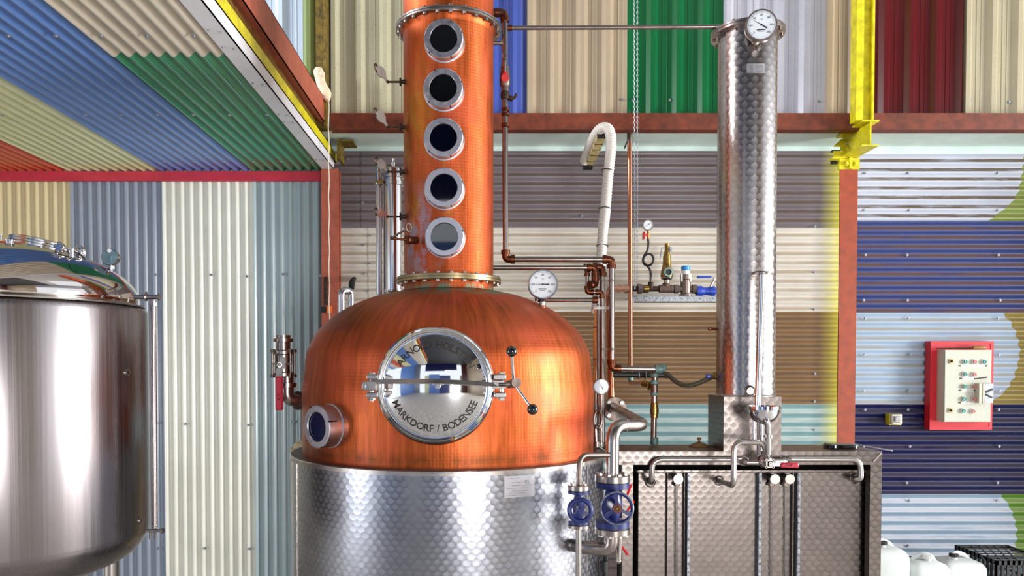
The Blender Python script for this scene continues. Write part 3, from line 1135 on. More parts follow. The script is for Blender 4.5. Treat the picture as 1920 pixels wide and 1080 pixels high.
for nm, a, b, mat, lab in (('lower_flange', zf0, zf1, 'brassflange', 'yellowed bolted flange under the porthole column'), ('upper_flange', zt0, zt1, 'flange', 'bolted steel flange at the top of the portholes')):
    h = (b - a)
    ff = MB().lathe(AX, UP, [(RC - 0.005, a), (RF - 0.003, a), (RF, a + h * .1), (RF, a + h * .42), (RF - 0.005, a + h * .46), (RF - 0.005, a + h * .54), (RF, a + h * .58), (RF, a + h * .9), (RF - 0.003, b), (RC - 0.005, b)], 96)
    fo = ff.build(nm, M[mat], still, label=lab)
    sp = []
    for i in range(24):
        t = 2 * PI * (i + 0.35) / 24
        if -math.cos(t) > -0.15 or True:
            q = AX + Vector((math.sin(t), -math.cos(t), 0)) * (RF - 0.018)
            if -math.cos(t) < 0.2:
                sp += [(Vector((q.x, q.y, a)), (0, 0, -1)), (Vector((q.x, q.y, b)), (0, 0, 1))]
    copies('bolt', MB().hexb((0, 0, 0), (0, 0, 1), 0.0095, 0.009), M['satin'], fo, sp)


# portholes
def sight_glass(c, axis, r, L, name='sight_glass', gl='glass_blue', slots=(0.3, 2.0, 3.9, 5.1), lab=None):
    """c = centre of the face, axis = outward"""
    a = Vector(axis).normalized()
    g = MB().lathe(c - a * L, a, [(r * 1.03, 0), (r * 1.03, L * .35), (r * .985, L * .37), (r * .985, L - 0.004), (r * .95, L), (r * .70, L), (r * .675, L - 0.006)], 56)
    o = g.build(name, M['ring'], still, label=lab)
    MB().lathe(c, a, [(r * .69, -0.010), (r * .35, -0.010), (0.0005, -0.010)], 40).build('glass_pane', M[gl], o)
    x, y, _ = frame(a)
    k = MB()
    for t in slots:
        rv = x * math.cos(t) + y * math.sin(t)
        k.obox(c + rv * r * .975 - a * (L * .18), rv * r * .02, rv.cross(a) * r * .035, a * L * .2)
    k.build('wrench_slots', M['black'], o, kind='stuff')
    return o


for i, py in enumerate((71.5, 164.5, 257.5, 351.5, 443.5)):
    yf = Y0 - RC - 0.058
    c = W((831.5, 830.5, 831, 832, 833)[i], py, yf)
    sight_glass(c, (-0.04, -1, 0), S(yf, 37.3), 0.075, lab='%s porthole of the column' % ('topmost', 'second', 'third', 'fourth', 'lowest')[i])
az = math.radians(41.5)
av = Vector((-math.sin(az), -math.cos(az), 0))
zg = W(590, 800, 3.6).z
sight_glass(AX + av * 0.885 + UP * zg, av, 0.102, 0.12, gl='glass_kettle', lab='angled porthole low on the left of the kettle')

# manhole
ma = Vector((-0.028, -1, 0)).normalized()
zm = W(817, 724, 3.42).z
mc = AX + UP * zm
mx = Vector((-ma.y, ma.x, 0))
mx = mx if mx.x > 0 else -mx
RM = 0.2645
md = MB().lathe(mc, ma, [(RM * .93, 0.68), (RM * .93, 0.795), (RM, 0.80), (RM, 0.815), (RM * .985, 0.83), (RM * .955, 0.838), (RM * .925, 0.834), (RM * .90, 0.826), (RM * .86, 0.824), (RM * .84, 0.828)], 96)
man = md.build('manhole_frame', M['chrome'], still, label='polished round manhole ring', smooth=50)
RDm = RM * 0.85


def dish(r):
    return 0.826 + 0.060 * (1 - (r / RDm) ** 2)


MB().lathe(mc, ma, [(RDm * math.sin(i / 14 * PI / 2), dish(RDm * math.sin(i / 14 * PI / 2))) for i in range(14, 0, -1)] + [(0.0005, dish(0))], 96).build('door_dish', M['chrome'], man, label='mirror-polished dished door', smooth=60)
tx = MB()
yS = Y0 - 0.84
sz = S(yS, 19.0)
text_arc(tx, 'ARNOLD HOLSTEIN', mc, mx, UP, ma, S(yS, 79), math.radians(-60), math.radians(63), sz, lambda r: dish(r) + 0.0012)
tx.build('engraved_lettering', M['ink'], man)
tx = MB()
text_arc(tx, 'MARKDORF / BODENSEE', mc, mx, UP, ma, S(yS, 79.5), math.radians(180 + 70), math.radians(180 - 70), sz, lambda r: dish(r) + 0.0012, flip=True)
tx.build('engraved_lettering', M['ink'], man)
# clamp bar, hinge and lugs
bp = [W(696, 716.5, 3.385), W(740, 715.5, 3.345), W(815, 715.5, 3.305), W(890, 719, 3.335), W(936, 722.5, 3.375)]
bp = catmull(bp, 6)
rings = []
for p in bp:
    rings.append([p + Vector((0, -0.012, -0.007)), p + Vector((0, 0.010, -0.011)), p + Vector((0, 0.010, 0.011)), p + Vector((0, -0.004, 0.011))])
MB().loft(rings).build('clamp_bar', M['satin'], man, label='curved clamp bar across the door', smooth=40)
q = W(821, 724, 3.30)
MB().cyl(q + Vector((0, 0.03, 0)), q + Vector((0, -0.012, 0)), 0.012, 0.012, 16).box(q + Vector((-0.024, 0.0, 0.004)), q + Vector((0.024, 0.02, 0.018))).cyl(q + Vector((0, -0.012, 0)), q + Vector((0, -0.02, 0)), 0.007, 0.007, 6).build('centre_stud', M['satin'], man)
hg = MB()
hg.pbox(687, 702, 708, 711.5, 3.37, 3.47, 0.004).pbox(686, 736, 708, 746, 3.37, 3.47, 0.004)
hg.pbox(684, 714, 706, 733, 3.36, 3.40, 0.005)
hg.pbox(678.5, 716, 686, 731, 3.38, 3.41, 0.003)
hg.cyl(W(697, 752, 3.39), W(697, 699, 3.39), S(3.39, 4.5), n=12)
hg.hexb(W(697, 702, 3.39), (0, 0, 1), S(3.39, 6.5), 0.008).hexb(W(697, 746, 3.39), (0, 0, -1), S(3.39, 6.5), 0.010)
hg.build('hinge', M['satin'], man, label='steel hinge lugs')
lg = MB()
lg.pbox(926, 701.5, 949, 713, 3.37, 3.50, 0.004).pbox(926, 736, 949, 746, 3.37, 3.50, 0.004)
lg.pbox(924, 714, 947, 718, 3.35, 3.39, 0.002).pbox(924, 724, 949, 729, 3.35, 3.39, 0.002).pbox(922, 714, 935, 729, 3.36, 3.40)
lg.cyl(W(941, 749, 3.40), W(941, 700, 3.40), S(3.4, 4), n=12)
lg.hexb(W(941, 702, 3.40), (0, 0, 1), S(3.4, 6), 0.009).hexb(W(941, 746, 3.40), (0, 0, -1), S(3.4, 6), 0.011)
lg.build('latch_lugs', M['satin'], man, label='forked steel latch lugs')
kn = MB().cyl(W(934, 721, 3.37), W(962, 720, 3.34), S(3.36, 3.6), n=12).cyl(W(953, 721, 3.352), W(967, 718.5, 3.325), S(3.36, 7.5), n=16).cyl(W(962, 719, 3.36), W(968.5, 717.5, 3.29), S(3.36, 9), n=18)
hub = kn.build('spindle_hub', M['brown_steel'], man, label='dark grey spindle hub with two arms')
for p0, p1 in (((963, 714), (959.5, 659)), ((968, 725), (998.5, 767.5))):
    a_, b_ = W(*p0, 3.33), W(*p1, 3.29)
    MB().cyl(a_, b_, S(3.3, 3.0), S(3.3, 2.6), 12).build('crank_arm', M['chrome'], still, label='chrome latch arm')
    MB().sphere(b_, S(3.29, 10.6), 20).build('ball_knob', M['knob'], still, label='glossy black ball knob')

# nameplate
npv, nf = [], []
for j, py in enumerate((893.5, 934)):
    for i in range(7):
        px = 945.5 + (1002.5 - 945.5) * i / 6
        p = onstill(px, py - (px - 945) * 0.06, RD + 0.003)
        npv.append(p)
for k in range(14):
    dvec = (npv[k] - AX)
    dvec.z = 0
    npv.append(npv[k] - dvec.normalized() * 0.004)
q = MB().add(npv, [(i, i + 1, i + 8, i + 7) for i in range(6)] + [(i + 14, i + 21, i + 22, i + 15) for i in range(6)] + [(i, i + 14, i + 15, i + 1) for i in range(6)] + [(i + 7, i + 8, i + 22, i + 21) for i in range(6)] + [(0, 7, 21, 14), (6, 20, 27, 13)])
npl = q.build('data_plate', M['plate'], still, label='engraved grey data plate on the jacket')
q = MB()
c = onstill(989, 903, RD + 0.0042)
tvv = (onstill(994, 902.5, RD + 0.0042) - c).normalized()
text_on(q, 'CE', c, tvv, UP, S(3.5, 8.5))
for py, l0, l1 in ((898, 951, 975), (906, 960, 980), (912, 960, 996), (917, 951, 990), (922, 960, 992), (926, 955, 985), (930, 950, 975)):
    a_, b_ = onstill(l0, py - (l0 - 945) * 0.06, RD + 0.0042), onstill(l1, py - (l1 - 945) * 0.06, RD + 0.0042)
    q.obox((a_ + b_) / 2, (b_ - a_) / 2, Vector((0, 0.0003, 0)), UP * 0.0011)
q.build('plate_print', M['galv'], npl)


# sampling levers on the left of the column
def lever(py, tip, Yl=4.16, ang=0.0):
    a_ = W(757, py, Yl)
    b_ = W(727, py, Yl - 0.01)
    o = MB().cyl(W(762, py, Yl), W(752, py, Yl), S(Yl, 4.0), n=12).cyl(W(752, py, Yl), W(749.5, py, Yl), S(Yl, 7.5), n=16).cyl(W(750, py, Yl), b_, S(Yl, 2.0), n=10).sphere(b_, S(Yl, 3.0), 10)
    e = o.build('sample_valve', M['iron'], still, label='thin sampling valve stem with a paddle lever')
    t = W(tip[0], tip[1], Yl - 0.06)
    d = (t - b_)
    side = d.cross(Vector((0, 1, 0))).normalized()
    nv = Vector((0.6, -0.8, 0.1)).normalized()
    k = MB()
    sec = []
    for f_, w_ in ((0.0, 0.005), (0.28, 0.006), (0.38, 0.013), (0.5, 0.020), (0.68, 0.022), (0.88, 0.019), (1.0, 0.012)):
        p_ = b_ + d * f_
        sec.append([p_ + side * w_ + nv * 0.003, p_ + side * w_ - nv * 0.003, p_ - side * w_ - nv * 0.003, p_ - side * w_ + nv * 0.003])
    k.loft(sec)
    k.build('paddle', M['weld'], e)
    ey = b_ + d * 0.93 + Vector((-0.012, 0, 0.004))
    MB().torus(ey, (0.95, -0.3, 0.1), 0.019, 0.0042, 20, 8).build('eye_ring', M['brown_steel'], e)


lever(153.5, (708, 126))
lever(238, (707, 209))
lever(322, (708.5, 301))
lever(406, (708, 397))
o = MB().cyl(W(782, 451, 4.02), W(764, 450, 3.98), S(4, 7.0), n=16).cyl(W(766, 450, 3.985), W(762, 450, 3.975), S(4, 8.2), n=16).cyl(W(764, 450, 3.97), W(737, 446.5, 3.93), S(4, 2.6), n=10).sphere(W(735, 446, 3.93), S(4, 4), 10)
e = o.build('sample_valve', M['fit_cu'], still, label='lowest sampling valve with a key ring handle')
MB().cyl(W(735, 446, 3.92), W(761, 430, 3.86), S(4, 2.2), n=10).torus(W(766.5, 426.5, 3.86), (0.8, -0.6, 0), S(4, 7), S(4, 1.2), 20, 8).build('key_handle', M['brown_steel'], e)
# blank fitting where the thermometer screws in
zd = W(1015, 578, 4.0)
MB().cyl(zd + Vector((0.01, 0.02, -0.06)), zd + Vector((0, 0, 0.018)), 0.024, 0.021, 18).build('thermowell_boss', M['fit_cu'], still, label='brown boss on the shoulder')

# ---- left outlet valve on the kettle
v = thing('ball_valve', 'upright stainless ball valve with a hanging red lever, left of the kettle', 'valve', W(532, 700, 4.1))
Yv = 4.1
cx = W(532, 700, Yv).x


def vl(prof_px, cxp, Yq, mb=None, n=24):
    """vertical lathe from (halfwidth px, row px) pairs about column cxp"""
    mb = mb or MB()
    ps = [(S(Yq, r), W(cxp, y, Yq).z) for r, y in prof_px]
    xq = W(cxp, prof_px[0][1], Yq).x
    return mb.lathe((xq, Yq, 0), UP, ps, n)


vl([(0.1, 628.5), (13.5, 628.5), (13.5, 634.5), (18.5, 635), (18.5, 641), (13, 641.5), (13, 656), (20, 658), (20, 664), (16, 666), (16, 683), (15, 684), (15, 697), (20, 699), (20, 705), (12, 707), (12, 712)], 531, Yv).build('body', M['weld'], v)
bo = MB()
for px, yq in ((511, -0.03), (544.5, -0.03), (517, 0.05), (552, 0.05)):
    a_, b_ = W(px, 655, Yv + yq), W(px, 708, Yv + yq)
    MB().cyl(a_, b_, S(Yv, 2.4), n=8).hexb(a_, (0, 0, -1), S(Yv, 4.6), 0.018).hexb(b_, (0, 0, 1), S(Yv, 4.6), 0.018).build('tie_bolt', M['brown_steel'], v)
bo.pbox(511, 681, 548, 684, Yv - 0.04, Yv - 0.03)
bo.build('body_strap', M['brown_steel'], v)
MB().cyl(W(524, 684, Yv - 0.02), W(524, 684, Yv - 0.085), S(Yv, 5), n=12).hexb(W(524, 684, Yv - 0.085), (0, -1, 0), S(Yv, 4), 0.012).pbox(525, 670, 534, 692, Yv - 0.075, Yv - 0.068).build('stem', M['satin'], v)
lv = MB()
ra = [W(519, 690, Yv - 0.075), W(530, 690, Yv - 0.075), W(528.5, 708, Yv - 0.085), W(516.5, 708, Yv - 0.085)]
lv.prism(ra, (0, -0.004, 0)).build('lever', M['satin'], v, label='steel lever strap')
gp = MB().cbox(W(516, 769.5, Yv - 0.095) - Vector((0, 0, 0)), W(529.3, 706, Yv - 0.095) + Vector((0, 0.018, 0)), 0.006)
gp.build('grip', M['red'], v, label='red plastic grip')
for yy in (738, 745.5):
    MB().tube(catmull([W(519, yy, Yv - 0.096), W(522.5, yy + 4, Yv - 0.096), W(526, yy, Yv - 0.096)], 4), 0.0014, 6).build('grip_marking', M['black'], v)
MB().tube(fillet([W(538, 706, Yv), W(538, 750, Yv), W(568, 750, 4.15)], 0.08, 10), S(Yv, 12.5), 18).build('elbow', M['weld'], v)
vl([(12, 717), (17.5, 718), (17.5, 726), (12, 727)], 538, Yv).build('union_nut', M['weld'], v)
MB().cyl(W(558, 751, 4.12), W(564, 751, 4.14), S(Yv, 18), n=24).build('mounting_flange', M['weld'], v)


# ---- dial gauges
def dial(name, label, px, py, Y, rpx, case, face, axis=(0, -1, 0), depth=0.03, marks=True, nums=(), needle=120.0, stem=None, cat='gauge', blob=True):
    a = Vector(axis).normalized()
    c = W(px, py, Y)
    r = S(Y, rpx)
    t = thing(name, label, cat, c + Vector((0, 0, -r)))
    MB().lathe(c, a, [(0.001, -depth), (r * .96, -depth), (r, -depth + .004), (r, -0.004), (r * .97, 0), (r * .90, 0), (r * .885, -0.005)], 48).build('case', M[case], t)
    MB().lathe(c, a, [(r * .90, -0.006), (0.0005, -0.006)], 40).build('dial_face', M[face], t)
    x = UP.cross(a)
    x = x if x.x > 0 else -x
    u = a.cross(x) if a.cross(x).z > 0 else -a.cross(x)
    k = MB()
    if marks:
        for i in range(49):
            tt = math.radians(-135 + 270 * i / 48)
            er = x * math.sin(tt) + u * math.cos(tt)
            L = .09 if i % 8 == 0 else .045
            k.obox(c - a * 0.0045 + er * r * (.84 - L / 2), er * r * L / 2, er.cross(a) * r * (.011 if i % 8 == 0 else .006), a * 0.0006)
    for i, s in enumerate(nums):
        tt = math.radians(-135 + 270 * i / (len(nums) - 1))
        er = x * math.sin(tt) + u * math.cos(tt)
        text_on(k, s, c - a * 0.0045 + er * r * .64, x, u, r * .17)
    if nums:
        text_on(k, '°C', c - a * 0.0045 + u * r * .36, x, u, r * .16)
        if blob:
            k.obox(c - a * 0.0045 - u * r * .30 - x * r * .02, x * r * .27, u * r * .03, a * 0.0006)
            k.obox(c - a * 0.0045 - u * r * .40 - x * r * .02, x * r * .18, u * r * .012, a * 0.0006)
    if k.v:
        k.build('dial_marks', M['black'], t)
    tt = math.radians(needle)
    er = x * math.sin(tt) + u * math.cos(tt)
    es = er.cross(a)
    b = c - a * 0.003
    k = MB().prism([b + er * r * .74, b + es * r * .022, b - er * r * .42 + es * r * .05, b - er * r * .42 - es * r * .05, b - es * r * .022], a * 0.001)
    k.cyl(b, b + a * 0.003, r * .06, r * .06, 12)
    k.build('needle', M['black'], t)
    if stem:
        MB().tube(fillet(stem[0], 0.03), stem[1], 14).build('stem', M[stem[2]], t)
    return t


t = dial('dial_thermometer', 'large round dial thermometer standing on the right shoulder of the copper kettle', 1018, 533, 3.98, 28, 'steel', 'dial', nums=('0', '20', '40', '60', '80', '100', '120'), needle=-90, stem=((W(1016, 578, 4.0), W(1017, 561, 4.0)), 0.0165, 'satin'))
MB().cyl(W(1003, 562, 4.005), W(1006, 562, 4.005), 0.009, n=10).hexb(W(1017, 566, 4.0), (0, 0, 1), 0.021, 0.012).build('side_plug', M['iron'], t)
dial('dial_thermometer', 'round dial thermometer at the top of the slim circle-polished column', 1428, 46, 3.99, 28.5, 'weld', 'dial', axis=(-0.16, -1, -0.08), depth=0.05, nums=('0', '20', '40', '60', '80', '100', '120'), needle=-58, stem=((W(1420, 60, 4.05), W(1414, 88, 4.12)), 0.02, 'satin'))
t = dial('pressure_gauge', 'small pressure gauge with a looped siphon behind the right edge of the kettle', 1128, 725, 4.30, 15, 'brown_steel', 'dial_b', needle=-30, stem=((W(1127, 740, 4.31), W(1127, 835, 4.31)), 0.010, 'weld'))
lp = [W(1118, 832, 4.29), W(1117, 805, 4.29)] + [W(1121.5 + 7 * math.cos(q), 786 + 17 * math.sin(q), 4.29 - 0.03 * i / 16) for i, q in enumerate([PI * .75 + 2 * PI * j / 14 for j in range(15)])]
MB().tube(lp, 0.0085, 10).build('siphon_loop', M['weld'], t)
parts('base_nut', M['satin'], t, MB().cyl(W(1119, 838, 4.29), W(1119, 828, 4.29), 0.018, n=12), MB().cyl(W(1127, 838, 4.31), W(1127, 830, 4.31), 0.014, n=12))

# ================================================================== STORAGE TANK (left)
TX, TY, TR = -2.255, 3.567, 0.65
tk = thing('storage_tank', 'large brushed stainless steel tank with a domed top at the left edge', 'tank', (TX, TY, 0))
TA = Vector((TX, TY, 0))
zt = W(274, 569, 3.45).z
zbt = W(278, 1003, 3.5).z
zz = lambda py: W(0, py, TY).z
kr = 0.12
body = [(TR - kr * 1.6, zbt - kr * 1.5), (TR - kr * .75, zbt - kr * 1.12), (TR - kr * .3, zbt - kr * .72), (TR - kr * .06, zbt - kr * .3), (TR, zbt), (TR, zt - 0.035), (TR - 0.004, zt - 0.016), (TR - 0.016, zt - 0.004), (TR - 0.03, zt)]
pb = catmull([(a, 0, b) for a, b in body[:5]], 5)
MB().lathe(TA, UP, [(0.01, zbt - kr * 1.85)] + [(p.x, p.z) for p in pb] + body[5:], 128).build('tank_body', M['tank'], tk)
px2 = lambda px: (px + 7) * TY / F
dome = [(TR - 0.03, zt), (0.606, zt + 0.004), (0.612, zt + 0.035), (0.600, zt + 0.08), (0.562, zt + 0.130), (0.50, zt + 0.177), (0.41, zt + 0.220), (0.30, zt + 0.253), (0.15, zt + 0.282), (0.001, zt + 0.296)]
pd = catmull([(a, 0, b) for a, b in dome[1:]], 5)
MB().lathe(TA, UP, [dome[0]] + [(p.x, p.z) for p in pd], 128).build('domed_top', M['tank_top'], tk, smooth=50)
MB().lathe(TA, UP, [(TR - 0.05, zt + 0.001), (TR - 0.012, zt - 0.001), (TR - 0.010, zt + 0.005), (TR - 0.02, zt + 0.008), (TR - 0.05, zt + 0.006)], 96).build('seam_bead', M['satin'], tk)


def tleg(dx, dy):
    MB().cyl(TA + Vector((dx, dy, 0)), TA + Vector((dx, dy, zbt - 0.1)), 0.035, 0.035, 16).cyl(TA + Vector((dx, dy, 0)), TA + Vector((dx, dy, 0.012)), 0.06, 0.06, 16).build('leg', M['satin'], tk)


for dx, dy in ((.38, -.3), (-.38, -.3), (.38, .3), (-.38, .3)):
    tleg(dx, dy)


def dz(r):
    q = [(a, b) for a, b in dome[1:]]
    for (r0, z0_), (r1, z1_) in zip(q, q[1:]):
        if r1 <= r <= r0:
            return z0_ + (z1_ - z0_) * (r0 - r) / (r0 - r1)
    return q[-1][1]


def ondome(dx, dy):
    return TA + Vector((dx, dy, dz(math.hypot(dx, dy))))


# hatch, ports, knob, hinge handle, level gauge
hc = ondome(0.15, 0.12)
hn = Vector((0.18, 0.12, 1)).normalized()
MB().lathe(hc, hn, [(0.135, -0.05), (0.135, 0.004), (0.14, 0.006), (0.14, 0.014), (0.137, 0.016), (0.14, 0.018), (0.14, 0.027), (0.12, 0.034), (0.001, 0.04)], 48).build('hatch', M['steel'], tk, label='round hatch on the dome')
q = W(112, 464, 3.42)
k = MB()
for i in range(5):
    t = 2 * PI * i / 5 + 0.3
    k.sphere(q + Vector((math.cos(t) * .0155, -0.004, math.sin(t) * .0155)), 0.0115, 10)
k.cyl(q + Vector((0, 0.02, 0)), q + Vector((0, -0.012, 0)), 0.016, 0.016, 14).cyl(q, q + Vector((0.03, 0.05, -0.015)), 0.008, 0.008, 10)
k.build('star_knob', M['steel'], tk)


def port(px, py, rpx, hpx, Y):
    p = W(px, py + hpx, Y)
    r, h = S(Y, rpx), S(Y, hpx)
    MB().lathe((p.x, p.y, p.z), UP, [(r, -0.05), (r, h - 0.006), (r * 1.25, h - 0.005), (r * 1.25, h), (r * .86, h + 0.001), (r * .84, h - 0.02)], 28).build('tank_port', M['steel'], tk)


port(18.5, 450, 6.8, 15, 3.35)
port(134, 467, 5.6, 14, 3.45)
port(0, 441, 4.0, 12, 3.75)
k = MB().tube(catmull([W(141, 466, 3.5), W(149, 460, 3.52), W(159, 470, 3.55), (W(159, 481, 3.55))], 6), 0.0022, 6).sphere(W(150, 473, 3.55), S(3.55, 9), 16, (1, .6, 1))
k.build('lifting_eye', M['steel'], tk)
MB().tube(catmull([W(139, 472, 3.38), W(150, 477, 3.36), W(160, 487, 3.36)], 6), 0.003, 6).build('sensor_cable', M['rubber'], tk)
c = W(205.5, 481.5, 3.6)
g = MB().lathe(c, (0.15, -1, 0.05), [(0.001, -0.03), (S(3.6, 15.5), -0.03), (S(3.6, 16), -0.004), (S(3.6, 15), 0.002)], 36).cyl(c + Vector((0, 0.01, -S(3.6, 14))), c + Vector((0, 0.01, -S(3.6, 30))), 0.009, n=12).hexb(c + Vector((0, 0.01, -S(3.6, 22))), (0, 0, 1), 0.016, 0.012)
go = g.build('level_dial', M['steel'], tk, label='back of a small slate blue dial on a stem')
MB().lathe(c, (0.15, -1, 0.05), [(S(3.6, 15), 0.001), (0.0005, 0.003)], 32).build('dial_back', M['slate'], go)
MB().obox(c + Vector((0, -0.006, -0.012)), Vector((0.011, 0, 0)), Vector((0, 0.006, 0)), UP * 0.016).build('dial_boss', M['slate'], go)
MB().lathe(c + UP * 0.028, (0.15, -1, 0.05), [(0.009, 0.003), (0.009, 0.005), (0.0005, 0.005)], 16).build('dial_vent', M['white'], go)
YT = 3.50
lg = MB().cyl(W(252, 557, YT), W(298, 557, YT), S(YT, 4.2), n=14).cyl(W(297, 557, YT), W(300.5, 557, YT), S(YT, 6.2), n=16).torus(W(274, 557, YT), (1, 0, 0), S(YT, 5.5), S(YT, 2.6), 20, 8)
lg.sphere(W(274, 549, YT), S(YT, 2.6), 8)
lg.cyl(W(287.5, 562, YT), W(287.5, 575, YT), S(YT, 5.4), n=14).hexb(W(287.5, 574, YT), (0, 0, 1), S(YT, 7), S(YT, 6))
lg.build('level_fitting', M['weld'], tk)
lg = MB()
lg.cyl(W(274, 995, YT), W(304, 995, YT), S(YT, 3.2), n=14).cyl(W(303.5, 995, YT), W(306.5, 995, YT), S(YT, 5.2), n=16).sphere(W(290, 986, YT), S(YT, 5.5), 12).cyl(W(282, 998, YT), W(282, 1010, YT), S(YT, 2.6), n=10).cyl(W(291, 998, YT), W(291, 1010, YT), S(YT, 2.2), n=10)
lo_ = lg.build('level_fitting', M['weld'], tk)
MB().cyl(W(287.5, 570, YT), W(290, 990, YT), S(YT, 5.0), n=16).build('level_tube', M['weld'], tk, label='slim upright level tube')


def ontank(px, py):
    o = Vector((0, 0, CAMZ))
    d = W(px, py, 1.0) - o
    e = o - TA
    a = d.x ** 2 + d.y ** 2
    b = 2 * (e.x * d.x + e.y * d.y)
    c = e.x ** 2 + e.y ** 2 - TR * TR
    return o + d * ((-b - math.sqrt(max(0, b * b - 4 * a * c))) / (2 * a))


for px, py in ((238, 698), (263, 976)):
    q = ontank(px, py)
    nn = Vector((q.x - TX, q.y - TY, 0)).normalized()
    po = MB().lathe(q, nn, [(0.016, -0.01), (0.016, 0.006), (0.010, 0.007), (0.009, 0.0)], 20).build('sensor_port', M['satin'], tk)
    MB().cyl(q, q + nn * 0.004, 0.009, n=14).build('port_bore', M['black'], po)

# ================================================================== BEHIND THE STILL
v = thing('condenser_cylinder', 'pair of slim polished cylinders behind the left side of the copper column', 'condenser', (W(735, 550, 4.95).x, 4.95, W(735, 560, 4.95).z))
vl([(17.5, 600), (17.5, 545), (18.5, 544), (18.5, 548), (17.5, 550)][::-1] + [(16.6, 540), (16.6, 349), (19, 348), (19, 341), (16.5, 340), (16.5, 335), (19, 334), (19, 331), (16.5, 330), (16, 318), (10, 315), (3, 314), (3, 309), (4, 306), (2, 301), (3, 298), (1, 296)], 738, 4.95, n=40).build('main_cylinder', M['steel'], v)
vl([(6, 620), (6, 560), (8.5, 559), (8.5, 553), (5.6, 552), (5.6, 349), (8, 348), (8, 340), (5.5, 339), (5, 322), (7, 321), (7, 316), (5, 315), (4.5, 300), (0.1, 299)], 711.5, 4.95).build('side_tube', M['steel'], v)
MB().pbox(703, 338, 719, 342.5, 4.90, 4.99).build('clamp_plate', M['brass'], v)
vl([(1.4, 560), (1.4, 330)], 720, 4.93, n=8).build('thin_line', M['satin'], v)
v = thing('pipe_bend', 'polished inverted U pipe bend between the salmon post and the kettle shoulder', 'pipe', W(644, 640, 5.3))
MB().tube(fillet([Vector((W(640, 700, 5.3).x, 5.3, 0)), W(640, 545, 5.3), W(658, 545, 5.35), Vector((W(656, 660, 5.35).x, 5.35, 0))], 0.07, 12), S(5.3, 6.8), 16).build('bend', M['steel'], v)
v = thing('black_hose', 'black hose with a moulded angled connector above the kettle shoulder at the left', 'hose', W(655, 640, 5.6))
MB().tube(catmull([W(655, 700, 5.55), W(655, 585, 5.6), W(658, 545, 5.6), W(660, 530, 5.65)], 6), S(5.6, 3.4), 12).build('hose', M['rubber'], v)
MB().tube([W(659, 541, 5.6), W(659.5, 534, 5.62), W(661, 527, 5.66), W(664, 523, 5.75), W(664, 522, 6.495)], [S(5.6, q) for q in (5, 6.2, 5.4, 4.5, 3)], 14).sphere(W(663, 524, 5.68), S(5.6, 4.6), 12).build('connector', M['rubber'], v)
v = thing('plastic_drum', 'cream plastic drum half hidden behind the left side of the jacket', 'drum', W(612, 1050, 5.15))
q = W(612, 828, 5.15)
MB().lathe((q.x, q.y, 0), UP, [(0.17, 0.0), (0.225, 0.02), (0.235, 0.25), (0.225, 0.5), (0.235, q.z - 0.15), (0.215, q.z - 0.02), (0.20, q.z), (0.001, q.z)], 40).build('drum_body', M['creamplastic'], v)
MB().torus((q.x, q.y, q.z - 0.05), UP, 0.228, 0.012, 40, 8).build('drum_hoop', M['creamplastic'], v)

# foam lump with cord
v = thing('foam_lump', 'cream lumpy foam bundle stuck to the end of the red brown channel', 'foam', W(605, 190, 5.86))
MB().tube(catmull([W(593, 127, 5.82), W(598, 137, 5.82), W(601, 152, 5.82), W(606, 168, 5.82), W(612, 180, 5.82), W(616, 190, 5.82)], 4), [S(5.82, r) for r in (3, 7, 9, 9.4, 9.6, 9.6, 9.2, 8.8, 8.6, 8.8, 9.4, 10.2, 11, 11.4, 11.4, 11, 10, 8.4, 6.5, 4.5, 2)], 18).sphere(W(604, 139, 5.79), S(5.8, 5.4), 12).build('lump', M['foam'], v)
v = thing('cord', 'thin off-white cord hanging from the foam lump down past the salmon post', 'cord', W(617, 610, 5.8))
rp = [W(616 + 0.8 * math.sin(i * 1.7) + i * 0.06, 186 + i * 18, 5.80) for i in range(25)]
MB().tube(catmull(rp, 3), 0.0042, 6).build('strand', M['cord'], v)

# ================================================================== CABINET (right)
YC = 4.10
cb = thing('spirit_cabinet', 'wide circle-polished steel cabinet holding spirit tanks, right of the still', 'cabinet', (W(1400, 900, YC).x, 4.3, 0))
L, R_ = X0 + 0.862, xp(1654, YC, 860)
zC = W(1400, 846.5, YC).z
YB = YC + 0.345
zlow = 0.05
# frame pieces
MB().box((L, YC, zC - S(YC, 25)), (R_, YC + 0.03, zC)).build('top_rail', M['perl_cab'], cb)
a, b = xp(1631.5, YC, 900), R_
MB().box((a, YC, zlow), (b, YC + 0.05, zC - S(YC, 25))).build('stile', M['perl_cab'], cb)
MB().box((xp(1167, YC, 900), YC, zlow), (xp(1187, YC, 900), YC + 0.05, zC - S(YC, 25))).build('stile', M['perl_cab'], cb)
MB().prism([W(1167, 871, YC - 0.004), W(1187, 871, YC - 0.004), W(1184, 867, YC - 0.004), W(1170, 867, YC - 0.004)], (0, 0.004, 0)).build('gusset', M['brown_steel'], cb)
w = W(1637, 866, YC)
dvec = (W(1652, 849, YC) - w)
MB().obox(w + dvec / 2 + Vector((0, -0.002, 0)), dvec / 2, dvec.cross(Vector((0, 1, 0))).normalized() * 0.004, Vector((0, 0.003, 0))).build('mitre_weld', M['satin'], cb)
MB().box((L, YC + 0.001, zC - 0.012), (R_, YB, zC - 0.0005)).build('top_plate', M['brown_steel'], cb, label='top plate with brown dust')
MB().box((L + 0.1, YB - 0.03, zlow), (R_, YB - 0.01, zC - 0.01)).box((R_ - 0.008, YC + 0.05, zlow), (R_ - 0.001, YB, zC - 0.01)).box((L + 0.1, YC + 0.2, zlow), (L + 0.11, YB, zC - 0.01)).build('carcass', M['blacksteel'], cb, label='dark inside of the cabinet')
